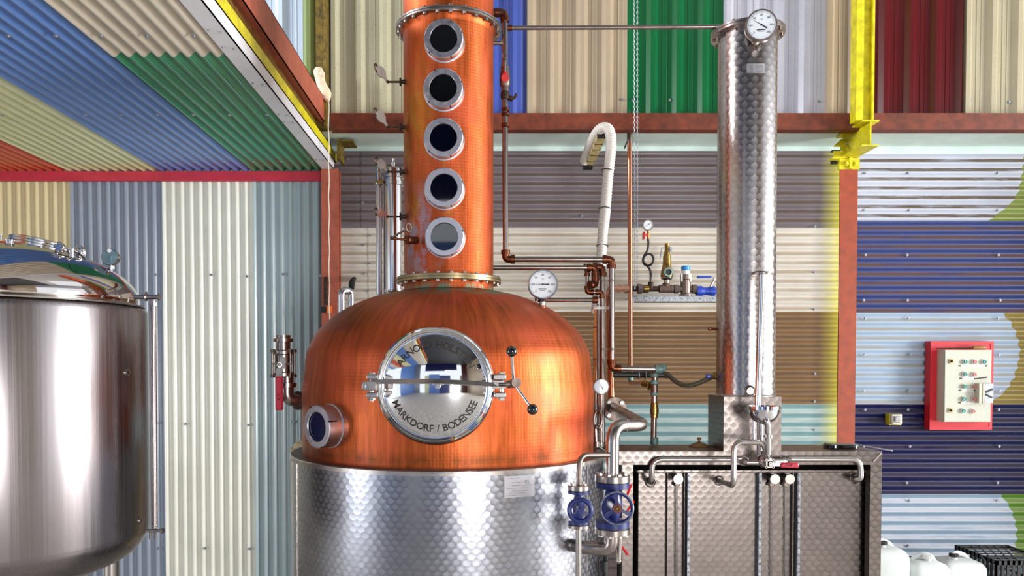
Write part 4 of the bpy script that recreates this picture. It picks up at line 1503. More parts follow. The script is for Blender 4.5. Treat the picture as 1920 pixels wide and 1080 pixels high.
for px in (1176, 1642):
    q = xp(px, YC, 1000)
    MB().box((q - 0.02, YC + 0.005, 0), (q + 0.02, YC + 0.045, zlow)).build('foot', M['satin'], cb)
# tank front
YP = YC + 0.085
tp = MB().pbox(1195.5, 886, 1625.5, 1300, YP, YP + 0.2)
tpo = tp.build('tank_front', M['perl_cab'], cb)
MB().cbox(W(1194, 887, YP - 0.035), W(1630, 880.5, YP - 0.035) + Vector((0, 0.2, 0)), 0.004).build('tank_lip', M['perl_cab'], cb, label='rolled top edge of the inner tank')
for px0, px1 in ((1249.5, 1252.5), (1281, 1284), (1484.5, 1487)):
    MB().pbox(px0, 886, px1, 1300, YP - 0.03, YP).build('gauge_channel', M['perl_cab'], cb)
ru_t = MB()
for i, (px0, px1) in enumerate(((1287, 1294), (1420, 1428.5), (1493, 1501.5))):
    MB().pbox(px0, 887, px1, 1300, YP - 0.042, YP - 0.036).pbox(px0 + 1, 887, px0 + 2.5, 1300, YP - 0.036, YP).build('ruler', M['galv'], cb)
    for j in range(28):
        py = 906 + j * 15.2
        ru_t.pbox(px0 + 2, py, px1 - 1, py + 0.9, YP - 0.0427, YP - 0.042)
        ru_t.pbox(px0 + 3.5, py - 3, px1 - 2, py - 1.4, YP - 0.0427, YP - 0.042)
ru_t.build('ruler_marks', M['black'], cb, kind='stuff')
for px, kx in ((1268.5, 1272), (1445.5, 1453.5), (1472, 1481.5)):
    MB().pbox(px - 1.7, 910, px + 1.7, 1300, YP - 0.024, YP - 0.019).build('sight_tube', M['tubeglass'], cb) if False else MB().cyl(W(px, 908, YP - 0.02), W(px, 1300, YP - 0.02), S(YP, 2.0), n=10).build('sight_tube', M['tubeglass'], cb)
    c0 = W(px - 3, 893, YP)
    c1 = W(kx, 898.5, YP - 0.10)
    k = MB().cyl(c0, c1 + Vector((0, 0.012, 0)), S(YP, 6), n=18).cyl(W(px, 897, YP - 0.02), W(px, 911, YP - 0.02), S(YP, 4.5), n=14).hexb(W(px, 910, YP - 0.02), (0, 0, 1), S(YP, 6.6), S(YP, 5))
    ko = k.build('gauge_valve', M['brown_steel'], cb)
    MB().cyl(c1 + Vector((0, 0.014, 0)), c1, S(YP - .1, 9.2), n=28).build('round_knob', M['satin'], ko)
for px, py in ((1424, 892.5), (1497, 892.5), (1290.5, 892.5)):
    MB().cyl(W(px, py, YP - 0.042), W(px, py, YP - 0.046), S(YP, 1.8), n=10).build('screw', M['satin'], cb)


def wallcollar(px, py, Y, r, parent):
    p = W(px, py, Y)
    MB().lathe(p, (0, -1, 0), [(S(Y, r), 0), (S(Y, r), 0.006), (S(Y, r * .86), 0.010), (S(Y, r * .7), 0.008), (S(Y, r * .66), 0.0)], 28).build('pipe_collar', M['weld'], parent)


pr = S(YC, 5.3)
k = thing('drain_pipe', 'left bent steel overflow pipe along the front top of the cabinet', 'pipe', W(1300, 905, YC))
pipe_run(k, [W(1220, 904, YP), W(1221.5, 904, YC - 0.03), W(1223, 861.5, YC - 0.03), W(1386, 861.5, YC - 0.03), W(1394, 863, YC + 0.02)], pr, M['satin'], 0.055)
wallcollar(1219, 904, YP, 10, k)
wallcollar(1394, 864, YC, 9.5, k)
k = thing('drain_pipe', 'right bent steel overflow pipe along the front top of the cabinet', 'pipe', W(1540, 905, YC))
pipe_run(k, [W(1470, 861, YC + 0.02), W(1478, 861, YC - 0.03), W(1613, 861, YC - 0.03), W(1614, 898, YC - 0.03), W(1602, 898, YC - 0.01), W(1602, 897, YP)], pr, M['satin'], 0.05)
wallcollar(1602, 897, YP, 10, k)
wallcollar(1470, 862, YC, 9.5, k)

# base box and slim column
bx = thing('steel_column', 'slim tall circle-polished steel column standing on a steel box on the cabinet', 'column', (W(1410, 800, 4.25).x, 4.25, zC))
x0, x1 = xp(1357, YC + .002, 800), xp(1465, YC + .002, 800)
zb = W(1400, 744.5, YC + .002).z
MB().box((x0, YC + 0.002, zC), (x1, YC + 0.29, zb)).build('base_box', M['perl_cab'], bx)
MB().box((x0 - 0.001, YC + 0.001, zb), (x1 + 0.001, YC + 0.291, zb + 0.002)).build('box_lid', M['brown_steel'], bx)
cxx = W(1397.5, 700, 4.245).x
ctop = W(1401.5, 70, 4.245)
RSC = 0.1545
cb0 = Vector((cxx, 4.245, zb))
cax = (Vector((ctop.x, 4.245, ctop.z)) - cb0)
zft = cax.length
MB().lathe(cb0, cax, [(RSC, 0.0), (RSC, zft)], 72).build('column_shell', M['perl_col'], bx)
MB().lathe(cb0, cax, [(RSC + 0.006, 0.0), (RSC + 0.004, 0.008), (RSC, 0.012)], 64).build('base_weld', M['satin'], bx)
fo = MB().lathe(cb0, cax, [(RSC - 0.004, zft - 0.002), (0.190, zft), (0.193, zft + 0.003), (0.193, zft + 0.013), (0.189, zft + 0.015), (0.189, zft + 0.017), (0.193, zft + 0.019), (0.193, zft + 0.028), (0.190, zft + 0.03), (0.08, zft + 0.03)], 64).build('column_flange', M['weld'], bx)
sp = []
for i in range(12):
    t = 2 * PI * (i + .4) / 12
    q = cb0 + cax + Vector((math.sin(t) * 0.175, math.cos(t) * 0.175, 0))
    sp += [(q - Vector((0, 0, 0.001)), (0, 0, -1)), (q + Vector((0, 0, 0.03)), (0, 0, 1))]
copies('bolt', MB().hexb((0, 0, 0), (0, 0, 1), 0.009, 0.009), M['brown_steel'], fo, sp)
# sticker plate on the column
pl = MB()
yy0, yy1 = 120, 138


def oncol(px, py, R):
    o = Vector((0, 0, CAMZ))
    d = W(px, py, 1.0) - o
    ax_ = cb0 + cax * ((W(1400, py, 4.1).z - cb0.z) / cax.z)
    e = o - Vector((ax_.x, ax_.y, 0))
    a_ = d.x ** 2 + d.y ** 2
    b_ = 2 * (e.x * d.x + e.y * d.y)
    c_ = e.x ** 2 + e.y ** 2 - R * R
    t = (-b_ - math.sqrt(max(0, b_ * b_ - 4 * a_ * c_))) / (2 * a_)
    return o + d * t


def cpatch(px0, py0, px1, py1, R, n=5):
    mb = MB()
    vs = [oncol(px0 + (px1 - px0) * i / n, py, R) for py in (py0, py1) for i in range(n + 1)]
    return mb.add(vs, [(i, i + 1, n + 2 + i, n + 1 + i) for i in range(n)])


ppo = cpatch(1400, 119, 1434, 137, RSC + 0.0012).build('data_plate', M['plate'], bx, label='small printed plate near the top')
k = MB()
for i in range(6):
    for x0_, x1_ in ((1406, 1412), (1418, 1431)):
        q = cpatch(x0_, 122 + i * 2.3, x1_, 123 + i * 2.3, RSC + 0.002, 2)
        k.add(q.v, q.f)
k.build('plate_print', M['galv'], ppo)
q = W(1406, 733, 4.09)
MB().torus(q, (-0.2, -1, 0), S(4.09, 8.5), S(4.09, 2.2), 24, 8).cyl(q + Vector((0, 0.05, 0)), q + Vector((-0.004, -0.02, 0)), S(4.09, 6.5), n=20).build('side_port', M['weld'], bx)
# sight tube with cap, bowl
k = thing('spirit_receiver', 'hemispherical steel overflow bowl under a long upright tube in front of the slim column', 'receiver', W(1431, 850, 3.93))
MB().cyl(W(1420.5, 768, 3.93), W(1428.5, 512, 3.93), S(3.93, 5.6), n=18).build('upright_tube', M['steel'], k)
vl([(0.1, 508), (14, 509.5), (19.5, 512.5), (19.5, 515), (15, 516), (0.1, 516)], 1427.5, 3.95, n=36).build('drip_cap', M['weld'], k)
MB().cyl(W(1427.5, 512, 3.95), W(1427.5, 512, 4.1), 0.012, n=12).build('cap_stay', M['weld'], k)
hb = [(30.5, 761), (30.5, 767), (28.5, 768)] + [(28.5 * math.cos(i / 8 * PI / 2), 768 + 27 * math.sin(i / 8 * PI / 2)) for i in range(1, 8)] + [(0.1, 795)]
hb = [(26.5, 775), (29.5, 761)] + hb
vl(hb, 1431.5, 3.93, n=40).build('bowl', M['chrome'], k)
MB().cyl(W(1425.5, 788, 3.97), W(1425.5, 852, 3.99), S(3.97, 6.2), n=18).build('support_tube', M['steel'], k)
MB().cyl(W(1413, 790, 4.02), W(1413, 828, 4.02), S(4.0, 2.8), n=12).build('thin_tube', M['steel'], k)
pt = fillet([W(1434, 793, 3.90), W(1436, 786, 3.86), W(1440, 796, 3.86), W(1440.5, 852, 3.90)], 0.04, 8)
MB().tube(pt, S(3.88, 5.0), 14).build('spout_tube', M['steel'], k)
vl([(5, 814), (8.5, 815), (8.5, 819.5), (5, 820.5)], 1440, 3.87, n=20).build('tube_clamp', M['weld'], k)
MB().torus(W(1440, 766, 3.9), (0, -1, 0.2), S(3.9, 6), S(3.9, 1.4), 16, 6).build('hook', M['weld'], k)
# 3-way valve
k = thing('three_way_valve', 'three-way steel ball valve with a short red lever on the cabinet front', 'valve', W(1440, 880, 3.95))
vl([(6, 848), (6.5, 850), (6.5, 853), (9, 854), (13, 858), (14, 862), (14, 868), (11, 873), (6, 876)], 1434, 3.97).build('body', M['weld'], k)
MB().cyl(W(1400, 867, 3.98), W(1426, 867, 3.97), S(3.97, 5.2), n=16).tube(fillet([W(1394, 864, YC), W(1394, 866, 4.0), W(1405, 867, 3.98)], 0.03), S(4, 5.2), 14).build('inlet', M['satin'], k)
MB().tube(fillet([W(1450, 866, 3.97), W(1472, 866, 3.99), W(1470, 862, YC)], 0.03), S(4, 5.6), 14).build('outlet', M['satin'], k)
pc = W(1443.5, 869.5, 3.90)
k2 = MB()
for sx in (-1, 1):
    for sy in (-1, 1):
        q = pc + Vector((sx * S(3.9, 6.4), 0, sy * S(3.9, 6.6)))
        k2.torus(q, (0, 1, 0), S(3.9, 1.9), S(3.9, 0.9), 12, 6)
k2.obox(pc, Vector((S(3.9, 7.5), 0, 0)), Vector((0, 0.004, 0)), UP * S(3.9, 5)).obox(pc, Vector((S(3.9, 5), 0, 0)), Vector((0, 0.004, 0)), UP * S(3.9, 7.7))
k2.cyl(pc, pc + Vector((0, 0.06, 0)), S(3.9, 7), n=16).cyl(pc, pc - Vector((0, 0.012, 0)), S(3.9, 3.8), n=14).cyl(pc, pc - Vector((0, 0.018, 0)), S(3.9, 2), n=8)
k2.build('mounting_pad', M['weld'], k)
MB().pbox(1448, 867.5, 1468, 874.5, 3.885, 3.89).build('lever', M['satin'], k)
MB().cbox(W(1464.5, 877.5, 3.875), W(1499.5, 868, 3.875) + Vector((0, 0.02, 0)), 0.006).build('grip', M['red'], k, label='red plastic grip')
MB().tube(catmull([W(1473, 872, 3.874), W(1482, 872, 3.874), W(1486, 870.5, 3.874), W(1482, 873.5, 3.874)], 3), 0.0012, 6).build('grip_marking', M['black'], k)
# swan-neck
k = thing('swan_neck_pipe', 'bent steel swan-neck pipe from the cabinet front up to the three-way valve', 'pipe', W(1375, 910, 3.95))
pipe_run(k, [W(1346, 901, YP), W(1375.5, 911, 3.86), W(1376, 829, 3.87), W(1432, 829, 3.90), W(1438, 856, 3.93)], S(3.88, 5.3), M['satin'], 0.05)
wallcollar(1348, 901, YP, 9.5, k)

# things on the cabinet
v = thing('round_cover', 'brown dusty round cover with a knob lying behind the steel box on the cabinet', 'cover', W(1311, 834, 4.30))
q = W(1311, 833, 4.33)
q.z = zC
MB().lathe(q, UP, [(0.056, 0.0), (0.057, 0.006), (0.05, 0.010), (0.03, 0.020), (0.012, 0.026), (0.006, 0.030), (0.006, 0.038), (0.012, 0.042), (0.012, 0.050), (0.001, 0.054)], 36).build('dome', M['ply'], v)
v = thing('black_tray', 'small black rounded device lying on the right end of the cabinet top', 'device', W(1575, 841, 4.2))
q = W(1575, 836, 4.24)
q.z = zC
rr_ = []
for hz, ins in ((0.001, 0.002), (0.004, 0), (0.022, 0), (0.026, 0.003)):
    ring = []
    for i in range(24):
        t = 2 * PI * i / 24
        cx_, cy_ = math.cos(t), math.sin(t)
        ring.append(q + Vector((math.copysign(abs(cx_) ** .45, cx_) * (0.082 - ins), math.copysign(abs(cy_) ** .45, cy_) * (0.055 - ins), hz)))
    rr_.append(ring)
MB().loft(rr_).build('case', M['knob'], v)
MB().box(q + Vector((-0.066, -0.042, 0.026)), q + Vector((0.066, 0.042, 0.0275))).build('screen', M['slate'], v)
MB().box(q + Vector((0.080, -0.03, 0.014)), q + Vector((0.086, -0.01, 0.022))).build('plug', M['white'], v)
v = MB()
a_, b_ = W(1603, 832.5, 4.30), W(1672, 845, 4.02)
v.obox((a_ + b_) / 2, (b_ - a_) / 2, Vector((0, 0.007, 0)), UP * 0.003).cyl(b_, b_ + (b_ - a_) * 0.01, 0.004, n=8)
v.build('white_strip', M['white'], None, 'thin white strip laid slantwise over the right corner of the cabinet top', 'strip')

# ================================================================== STEAM PIPE AND VALVES
v = thing('steam_pipe', 'thick dull steel steam pipe bending from a wall flange down to the blue valves', 'pipe', W(1150, 890, 3.6))
pipe_run(v, [W(1151, 765, 4.62), W(1207, 797, 3.72), W(1149, 798, 3.60), W(1148, 892, 3.58)], 0.0310, M['weld'], 0.075, n=20)
for px, py, d in ((1177.5, 797, (1, 0, 0)), (1148.5, 829, (0, 0, 1))):
    MB().torus(W(px, py, 3.61), d, 0.0312, 0.0014, 28, 6).build('weld_bead', M['satin'], v)
fc = W(1153, 767, 4.63)
fo = MB().lathe(fc, (0.12, -1, 0), [(0.03, -0.02), (0.071, -0.02), (0.073, -0.016), (0.073, 0.0), (0.070, 0.003), (0.033, 0.003)], 40).build('pipe_flange', M['brown_steel'], v)
sp = []
for i in range(4):
    t = PI / 4 + i * PI / 2
    sp.append((fc + Vector((math.cos(t) * 0.054, -0.004, math.sin(t) * 0.054)), (0.12, -1, 0)))
copies('bolt', MB().hexb((0, 0, 0), (0, 0, 1), 0.0125, 0.012), M['satin'], fo, sp)
pipe_run(v, [W(1147, 853, 3.58), W(1086.5, 853.5, 3.47), W(1085.5, 912, 3.45)], S(3.5, 5.0), M['brown_steel'], 0.05, name='branch_pipe', n=16)


def globe(name, label, cxp, Y, rows, rf, wheel, bolts, body_r):
    """rows: y of top flange top/bot, blue top/bot, blue2 top/bot, bottom flange top/bot"""
    t = thing(name, label, 'valve', W(cxp, rows[7], Y))
    for nm, i, mt in (('top_flange', 0, 'weld'), ('bottom_flange', 6, 'weld')):
        y0_, y1_ = rows[i], rows[i + 1]
        o_ = vl([(rf * .3, y1_), (rf, y1_), (rf, y0_ + 1), (rf - 1, y0_), (rf * .3, y0_)], cxp, Y, n=40).build(nm, M[mt], t)
        sp = []
        for j in range(bolts):
            q = 2 * PI * (j + .5) / bolts
            p0 = W(cxp, y0_ if i == 0 else y1_, Y)
            sp.append((p0 + Vector((math.cos(q) * S(Y, rf * .78), math.sin(q) * S(Y, rf * .78), 0)), (0, 0, 1 if i == 0 else -1)))
        copies('bolt', MB().hexb((0, 0, 0), (0, 0, 1), S(Y, rf * .15), S(Y, 4)), M['satin'], o_, sp)
    nk = body_r
    vl([(rf * .98, rows[3]), (rf * .98, rows[2]), (nk * .6, rows[2])][::-1] + [(nk * .62, rows[3] + 3), (nk * .75, rows[3] + 8), (nk, (rows[3] + rows[4]) / 2), (nk * .75, rows[4] - 8), (nk * .62, rows[4] - 3), (rf * .98, rows[4]), (rf * .98, rows[5]), (nk * .6, rows[5])], cxp, Y, n=40).build('valve_body', M['blue'], t)
    vl([(rf * .93, rows[2]), (rf * .93, rows[1])], cxp, Y, n=36).build('gasket', M['black'], t)
    vl([(rf * .93, rows[6]), (rf * .93, rows[5])], cxp, Y, n=36).build('gasket', M['black'], t)
    wx, wy, wr, rimr, wmat, hub = wheel
    Yw = Y - 0.17
    wc = W(wx, wy, Yw)
    wa = Vector((-0.10, -1, 0.06)).normalized()
    r = S(Yw, wr)
    MB().cyl(W(cxp, (rows[3] + rows[4]) / 2, Y - 0.02), wc, S(Y, body_r * .62), S(Y, body_r * .45), 20).build('bonnet', M['blue'], t)
    x, y, _ = frame(wa)
    wo = MB().torus(wc, wa, r - S(Yw, rimr), S(Yw, rimr), 48, 12).build('handwheel', M[wmat], t)
    if hub != 'blue':
        MB().lathe(wc, wa, [(r * .97, -0.004), (r * .84, -0.010), (r * .78, -0.002), (r * .84, 0.006), (r * .97, 0.002)], 44).build('rim_band', M['blue'], wo)
    k = MB()
    for j in range(3):
        q = PI / 2 + 0.1 + j * 2 * PI / 3
        er = x * math.cos(q) + y * math.sin(q)
        et = er.cross(wa)
        secs = []
        for f_, w_ in ((0.12, .13), (0.45, .085), (0.92, .17)):
            p = wc + er * r * f_ + wa * (0.006 * (1 - f_))
            secs.append([p + et * r * w_ + wa * .004, p + et * r * w_ - wa * .004, p - et * r * w_ - wa * .004, p - et * r * w_ + wa * .004])
        k.loft(secs)
    k.cyl(wc - wa * 0.012, wc + wa * 0.014, r * .24, r * .22, 20)
    k.build('spokes', M['blue'], wo)
    hm = MB().cyl(wc + wa * 0.014, wc + wa * 0.020, r * (.2 if hub == 'blue' else .26), n=20)
    hm.build('hub_cap', M[hub], wo)
    if hub != 'blue':
        MB().torus(wc + wa * 0.022, wa, r * .13, r * .035, 18, 8).cyl(wc + wa * 0.014, wc + wa * 0.026, r * .06, n=10).build('brass_nut', M['brass'], wo)
    return t


M['hubred'] = plain('dull red hub paint', '#7a2a2e', 0.5)
M['wheel_dark'] = plain('worn dark blue wheel rim', '#7d818c', 0.35, 0.5, grain=0.3, gs=60)
ga = globe('globe_valve', 'larger blue flanged globe valve with a worn dark handwheel and red hub', 1148, 3.58, (890, 902, 904, 914, 976, 987, 989, 1000), 32.5, (1157, 953, 32, 2.0, 'wheel_dark', 'hubred'), 8, 19)
gb = globe('globe_valve', 'smaller blue flanged globe valve with an all-blue handwheel beside the jacket', 1085, 3.45, (909, 918, 920, 925, 977, 981, 983, 989), 20.5, (1088, 957, 25, 4.6, 'blue', 'blue'), 4, 12)
vl([(7, 990), (8.5, 984)], 1085, 3.45, n=16)
pipe_run(gb, [W(1085, 987, 3.45), W(1084, 1300, 3.45)], S(3.45, 5.6), M['satin'], name='drop_pipe', n=16)
pipe_run(ga, [W(1147, 998, 3.58), W(1146, 1030, 3.58), W(1085, 1025, 3.64), W(1062, 1018, 3.72)], 0.0325, M['weld'], 0.10, name='lower_elbow', n=20)
MB().cyl(W(1162, 1000, 3.6), W(1160, 1052, 3.6), S(3.6, 5), n=14).sphere(W(1160, 1052, 3.6), S(3.6, 5.2), 14).build('drain_stub', M['weld'], ga)
for pq in (((1175, 931), (1183, 909)), ((1176, 958), (1188, 940)), ((1165, 1024), (1177, 1040))):
    MB().tube([W(*pq[0], 3.75), W(*pq[1], 3.72)], S(3.7, 2.5), 8).build('red_lever', M['redtap'], ga, label='thin red drain lever')
MB().tube(catmull([W(1130, 1300, 3.95), W(1135, 1060, 3.92), W(1140, 1020, 3.9), W(1150, 1005, 3.9)], 6), S(3.9, 5), 10).cyl(W(1133, 1052, 3.9), W(1133, 1072, 3.9), S(3.9, 7), n=12).build('drain_hose', M['rubber'], None, 'dark drain hose in the gap between the jacket and the cabinet', 'hose')

# ================================================================== PIPEWORK
v = thing('copper_pipe', 'copper pipe run from the column top down and across to the right over the kettle', 'pipe', W(1050, 691, 4.27))
YPp = 4.27
rp_ = S(YPp, 5.2)
pipe_run(v, [W(923, 24, YPp), W(946, 24, YPp), W(948, 486, YPp), W(1147, 486.5, YPp), W(1147, 691, YPp), W(1235, 692, YPp)], rp_, M['pipe_cu'], 0.02, M['fit_cu'])
MB().cyl(W(920, 24, YPp), W(938, 24, YPp), rp_ * 1.45, n=16).cyl(W(930, 24, YPp), W(942, 24, YPp), rp_ * 1.3, n=16).build('reducer', M['iron'], v)
bv = MB()
vl([(6, 125), (8, 126), (8, 134), (9, 136), (9.5, 150), (9, 160), (7, 163), (7, 172)], 947, YPp, bv, 18)
bv.cyl(W(947, 150, YPp), W(947, 150, YPp - 0.04), S(YPp, 6), n=14)
bvo = bv.build('ball_valve', M['brown_steel'], v)
MB().cyl(W(947, 146, YPp - 0.045), W(947, 146, YPp - 0.06), S(YPp, 7), n=18).cbox(W(942.5, 146, YPp - 0.06), W(951, 134, YPp - 0.06) + Vector((0, 0.012, 0)), 0.004).build('handle', M['redtap'], bvo, label='bright red tap handle')
MB().cyl(W(947, 141, YPp - 0.05), W(946.5, 115, YPp - 0.05), S(YPp, 2.8), n=10).torus(W(946, 104, YPp - 0.05), (0.2, -1, 0), S(YPp, 4.2), S(YPp, 1.0), 18, 6).build('lever', M['steel'], bvo)
k = MB()
vl([(6, 172), (8, 174), (8.5, 180), (7.5, 185), (6, 187)], 947, YPp, k, 16)
k.cyl(W(954, 183, YPp), W(962, 186, YPp), S(YPp, 5), n=12).tube([W(960, 185, YPp), W(965, 184, YPp), W(968, 176, YPp)], S(YPp, 2.6), 8)
k.build('drain_cock', M['iron'], v)
for y0_, y1_ in ((203, 208), (212, 217), (232, 238)):
    vl([(6, y0_ - 1), (7.6, y0_), (7.6, y1_), (6, y1_ + 1)], 947.5, YPp, None, 16).build('coupling', M['fit_cu'], v)
for y_ in (526, 655):
    MB().cyl(W(1130, y_, YPp), W(1147, y_, YPp), S(YPp, 1.2), n=8).torus(W(1147, y_, YPp), (0, 0, 1), S(YPp, 6), S(YPp, 1.4), 16, 6).sphere(W(1147, y_, YPp - 0.02), S(YPp, 3), 8).build('pipe_clip', M['satin'], v)
k = MB()
k.cyl(W(1228, 692, YPp), W(1241, 692, YPp), S(YPp, 8), n=14).sphere(W(1243, 690, YPp), S(YPp, 8), 12).cyl(W(1244, 690, YPp), W(1247, 690, YPp), S(YPp, 7), n=8)
k.build('tee', M['verdigris'], v, label='blue-green corroded tee')
v = thing('copper_pipe', 'thin straight copper pipe crossing high up to the slim steel column', 'pipe', W(1150, 56, 4.27))
MB().cyl(W(952, 52.5, 4.28), W(1352, 50.5, 4.24), S(4.27, 4.0), n=14).build('pipe', M['pipe_cu'], v)
MB().cyl(W(952, 52.5, 4.28), W(960, 52.4, 4.28), S(4.27, 5.6), n=14).build('end_fitting', M['fit_cu'], v)
v = thing('copper_pipe', 'short copper stub between the upper flange and the descending pipe', 'pipe', W(932, 86, 4.27))
MB().cyl(W(924, 81, 4.27), W(943, 81, 4.27), S(4.27, 3.6), n=12).cyl(W(937, 81, 4.27), W(943, 81, 4.27), S(4.27, 5.4), n=12).build('stub', M['pipe_cu'], v)
v = thing('copper_pipe', 'copper pipe from the column base ending in small brown elbows at its right', 'pipe', W(1020, 575, 4.3))
r_ = S(4.3, 4.8)
pipe_run(v, [W(923, 502, 4.30), W(1116, 502, 4.32), W(1117, 534, 4.32), W(1108, 534, 4.30)], r_, M['pipe_cu'], 0.016, M['fit_cu'])
pipe_run(v, [W(1100, 505, 4.33), W(1101, 506, 4.33), W(1101, 548, 4.33), W(1128, 548, 4.33), W(1129, 572, 4.33)], S(4.3, 3.6), M['pipe_cu'], 0.012, M['fit_cu'], name='drop_pipe')
v = thing('copper_pipe', 'short level copper pipe right of the large dial thermometer', 'pipe', W(1060, 566, 4.3))
MB().cyl(W(1008, 562.5, 4.3), W(1112, 562.5, 4.3), S(4.3, 4.2), n=14).build('pipe', M['pipe_cu'], v)
MB().cyl(W(1111, 562.5, 4.3), W(1121, 562.5, 4.3), S(4.3, 6.5), n=14).build('end_fitting', M['fit_cu'], v)
v = thing('steel_pipe', 'upright steel and copper pipe behind the right edge of the kettle with white clips', 'pipe', W(1128, 838, 4.33))
pipe_run(v, [W(1117, 501, 4.36), W(1129, 501, 4.36), W(1130, 838, 4.36)], S(4.36, 5.4), M['pipe_cu'], 0.015, M['fit_cu'])
MB().cyl(W(1121, 570, 4.40), W(1121.5, 838, 4.40), S(4.4, 2.2), n=10).build('thin_pipe', M['satin'], v)
k = MB()
for px in (1118, 1129, 1140):
    k.torus(W(px, 577, 4.345), (0, 0, 1), S(4.3, 5.5), S(4.3, 1.7), 14, 6)
k.pbox(1113, 574.5, 1146, 579.5, 4.33, 4.345).build('pipe_clip', M['white'], v, label='white plastic clips')
v = thing('copper_pipe', 'fat reddish copper pipe curving down from the rusty steam line behind the clips', 'pipe', W(1146, 770, 4.7))
pipe_run(v, [W(1175, 541, 5.3), W(1141, 541, 4.75), W(1147, 780, 4.68)], S(4.7, 6.2), M['pipe_new'], 0.09, n=16)
v = thing('copper_pipe', 'tall bright copper pipe rising to the mint flashing beside the hanging chain', 'pipe', W(1181, 690, 6.0))
MB().cyl(W(1180.5, 252, 6.05), W(1182, 690, 6.05), S(6.05, 4.3), n=14).build('pipe', M['pipe_new'], v)
MB().cyl(W(1180.5, 205, 5.92), W(1180.5, 252, 6.05), S(6, 0.5), n=6).build('hanger_wire', M['galv'], v)
MB().cyl(W(1180.5, 250, 6.05), W(1180.5, 268, 6.05), S(6.05, 5.2), n=14).cyl(W(1181, 252, 6.05), W(1171, 278, 6.3), S(6, 1.5), n=8).build('top_clip', M['brown_steel'], v)
v = thing('copper_pipe', 'small greenish copper elbow with a brass valve under the black hose', 'pipe', W(1208, 722, 4.42))
pipe_run(v, [W(1182, 690, 6.05), W(1182, 718, 6.05), W(1208, 719, 4.42)], S(6.05, 4.2), M['pipe_new'], 0.03)
MB().cyl(W(1182, 703, 6.05), W(1182, 713, 6.05), S(6.05, 5.6), n=12).build('coupling', M['verdigris'], v)
MB().cyl(W(1206, 719, 4.42), W(1214, 721, 4.40), S(4.4, 7), n=14).torus(W(1217, 724, 4.38), (0.8, -0.6, 0), S(4.4, 6), S(4.4, 2), 16, 8).cyl(W(1212, 721, 4.4), W(1226, 724, 4.36), S(4.4, 5), n=12).build('brass_valve', M['brass'], v)
v = thing('copper_pipe', 'upright corroded pipe with couplings standing on the cabinet near the steam flange', 'pipe', W(1226, 834, 4.36))
k = MB().cyl(W(1228, 695, 4.36), W(1225, 832, 4.36), S(4.36, 5.6), n=14)
k.build('pipe', M['pipe_cu'], v)
for nm, ps, mt in (('coupling', [(6, 700), (8, 701), (8, 706), (6, 707)], 'verdigris'), ('coupling', [(6, 713), (8, 714), (8, 720), (6, 721)], 'verdigris'), ('sleeve', [(6, 720), (6.8, 721), (6.8, 736), (6, 737)], 'brown_steel'),
                   ('coupling', [(6, 735), (7.4, 736), (7.4, 741), (6, 742)], 'verdigris'), ('union', [(6, 755), (7.5, 756), (7.5, 764), (8.4, 765), (8.4, 776), (7, 777), (7, 783), (6, 784)], 'brass'), ('coupling', [(6, 820), (7.6, 821), (7.6, 833), (6, 834)], 'verdigris')):
    vl(ps, 1227, 4.36, n=14).build(nm, M[mt], v)
# black line and braided hose
v = thing('black_hose', 'black pipe along the brown sheeting ending in a braided hose to the slim column', 'hose', W(1240, 720, 4.5))
MB().cyl(W(1150, 702.5, 4.5), W(1246, 703, 4.5), S(4.5, 5.6), n=14).build('pipe', M['rubber'], v)
hp = catmull([W(1246, 702, 4.5), W(1256, 706, 4.46), W(1268, 716, 4.40), W(1287, 723, 4.36), W(1308, 719, 4.34), W(1328, 710, 4.32), W(1337, 706, 4.30)], 8)
MB().tube(hp, [S(4.4, 4.4) * (1 + 0.06 * (i % 2)) for i in range(len(hp))], 12).build('braided_hose', M['brass'] if False else plain('braided hose', '#6d6752', 0.45, 0.5, grain=0.5, gs=220), v, label='braided grey-green hose')
MB().sphere(W(1250, 703, 4.5), S(4.5, 6.5), 12, (1.2, 1, 1)).build('joint', M['iron'], v)
k = MB().cyl(W(1331, 706, 4.3), W(1345, 704, 4.28), S(4.3, 5), n=14).torus(W(1341, 704.5, 4.28), (1, 0, 0), S(4.3, 6), S(4.3, 2), 16, 8)
k.build('valve', M['brass'], v)
MB().cbox(W(1325, 709, 4.255), W(1334, 702, 4.255) + Vector((0, 0.02, 0)), 0.004).build('valve_handle', M['blue_b'], v, label='small blue valve handle')
for px in (1197, 1210):
    MB().torus(W(px, 703, 4.5), (1, 0, 0), S(4.5, 6.4), S(4.5, 1.2), 14, 6).build('hose_clip', M['galv'], v)
k = MB().cyl(W(1328, 616.5, 4.30), W(1350, 618, 4.26), S(4.3, 2.6), n=10).sphere(W(1331, 616.7, 4.295), S(4.3, 3.8), 10)
k.build('pipe_stub', M['fit_cu'], None, 'short copper stub with a black end left of the slim column', 'pipe')

# steam manifold on the wall
YM = 6.2
v = thing('steam_manifold', 'rusty horizontal steam line with its fittings on the perforated bracket', 'manifold', W(1250, 552, YM))
MB().cyl(W(1160, 541, 6.0), W(1176, 541, YM), S(YM, 7), n=16).build('copper_end', M['pipe_new'], v)
MB().cyl(W(1174, 541.5, YM), W(1308, 541.5, YM), S(YM, 5.2), n=16).build('pipe', M['iron'], v)


def hl(prof, cyp_, Y, mb, n=18):
    """lathe along x from (px, halfheight px)"""
    x_ = W(prof[0][0], cyp_, Y)
    ps = [(S(Y, r), W(px, cyp_, Y).x - x_.x) for px, r in prof]
    return mb.lathe(x_, (1, 0, 0), ps, n)


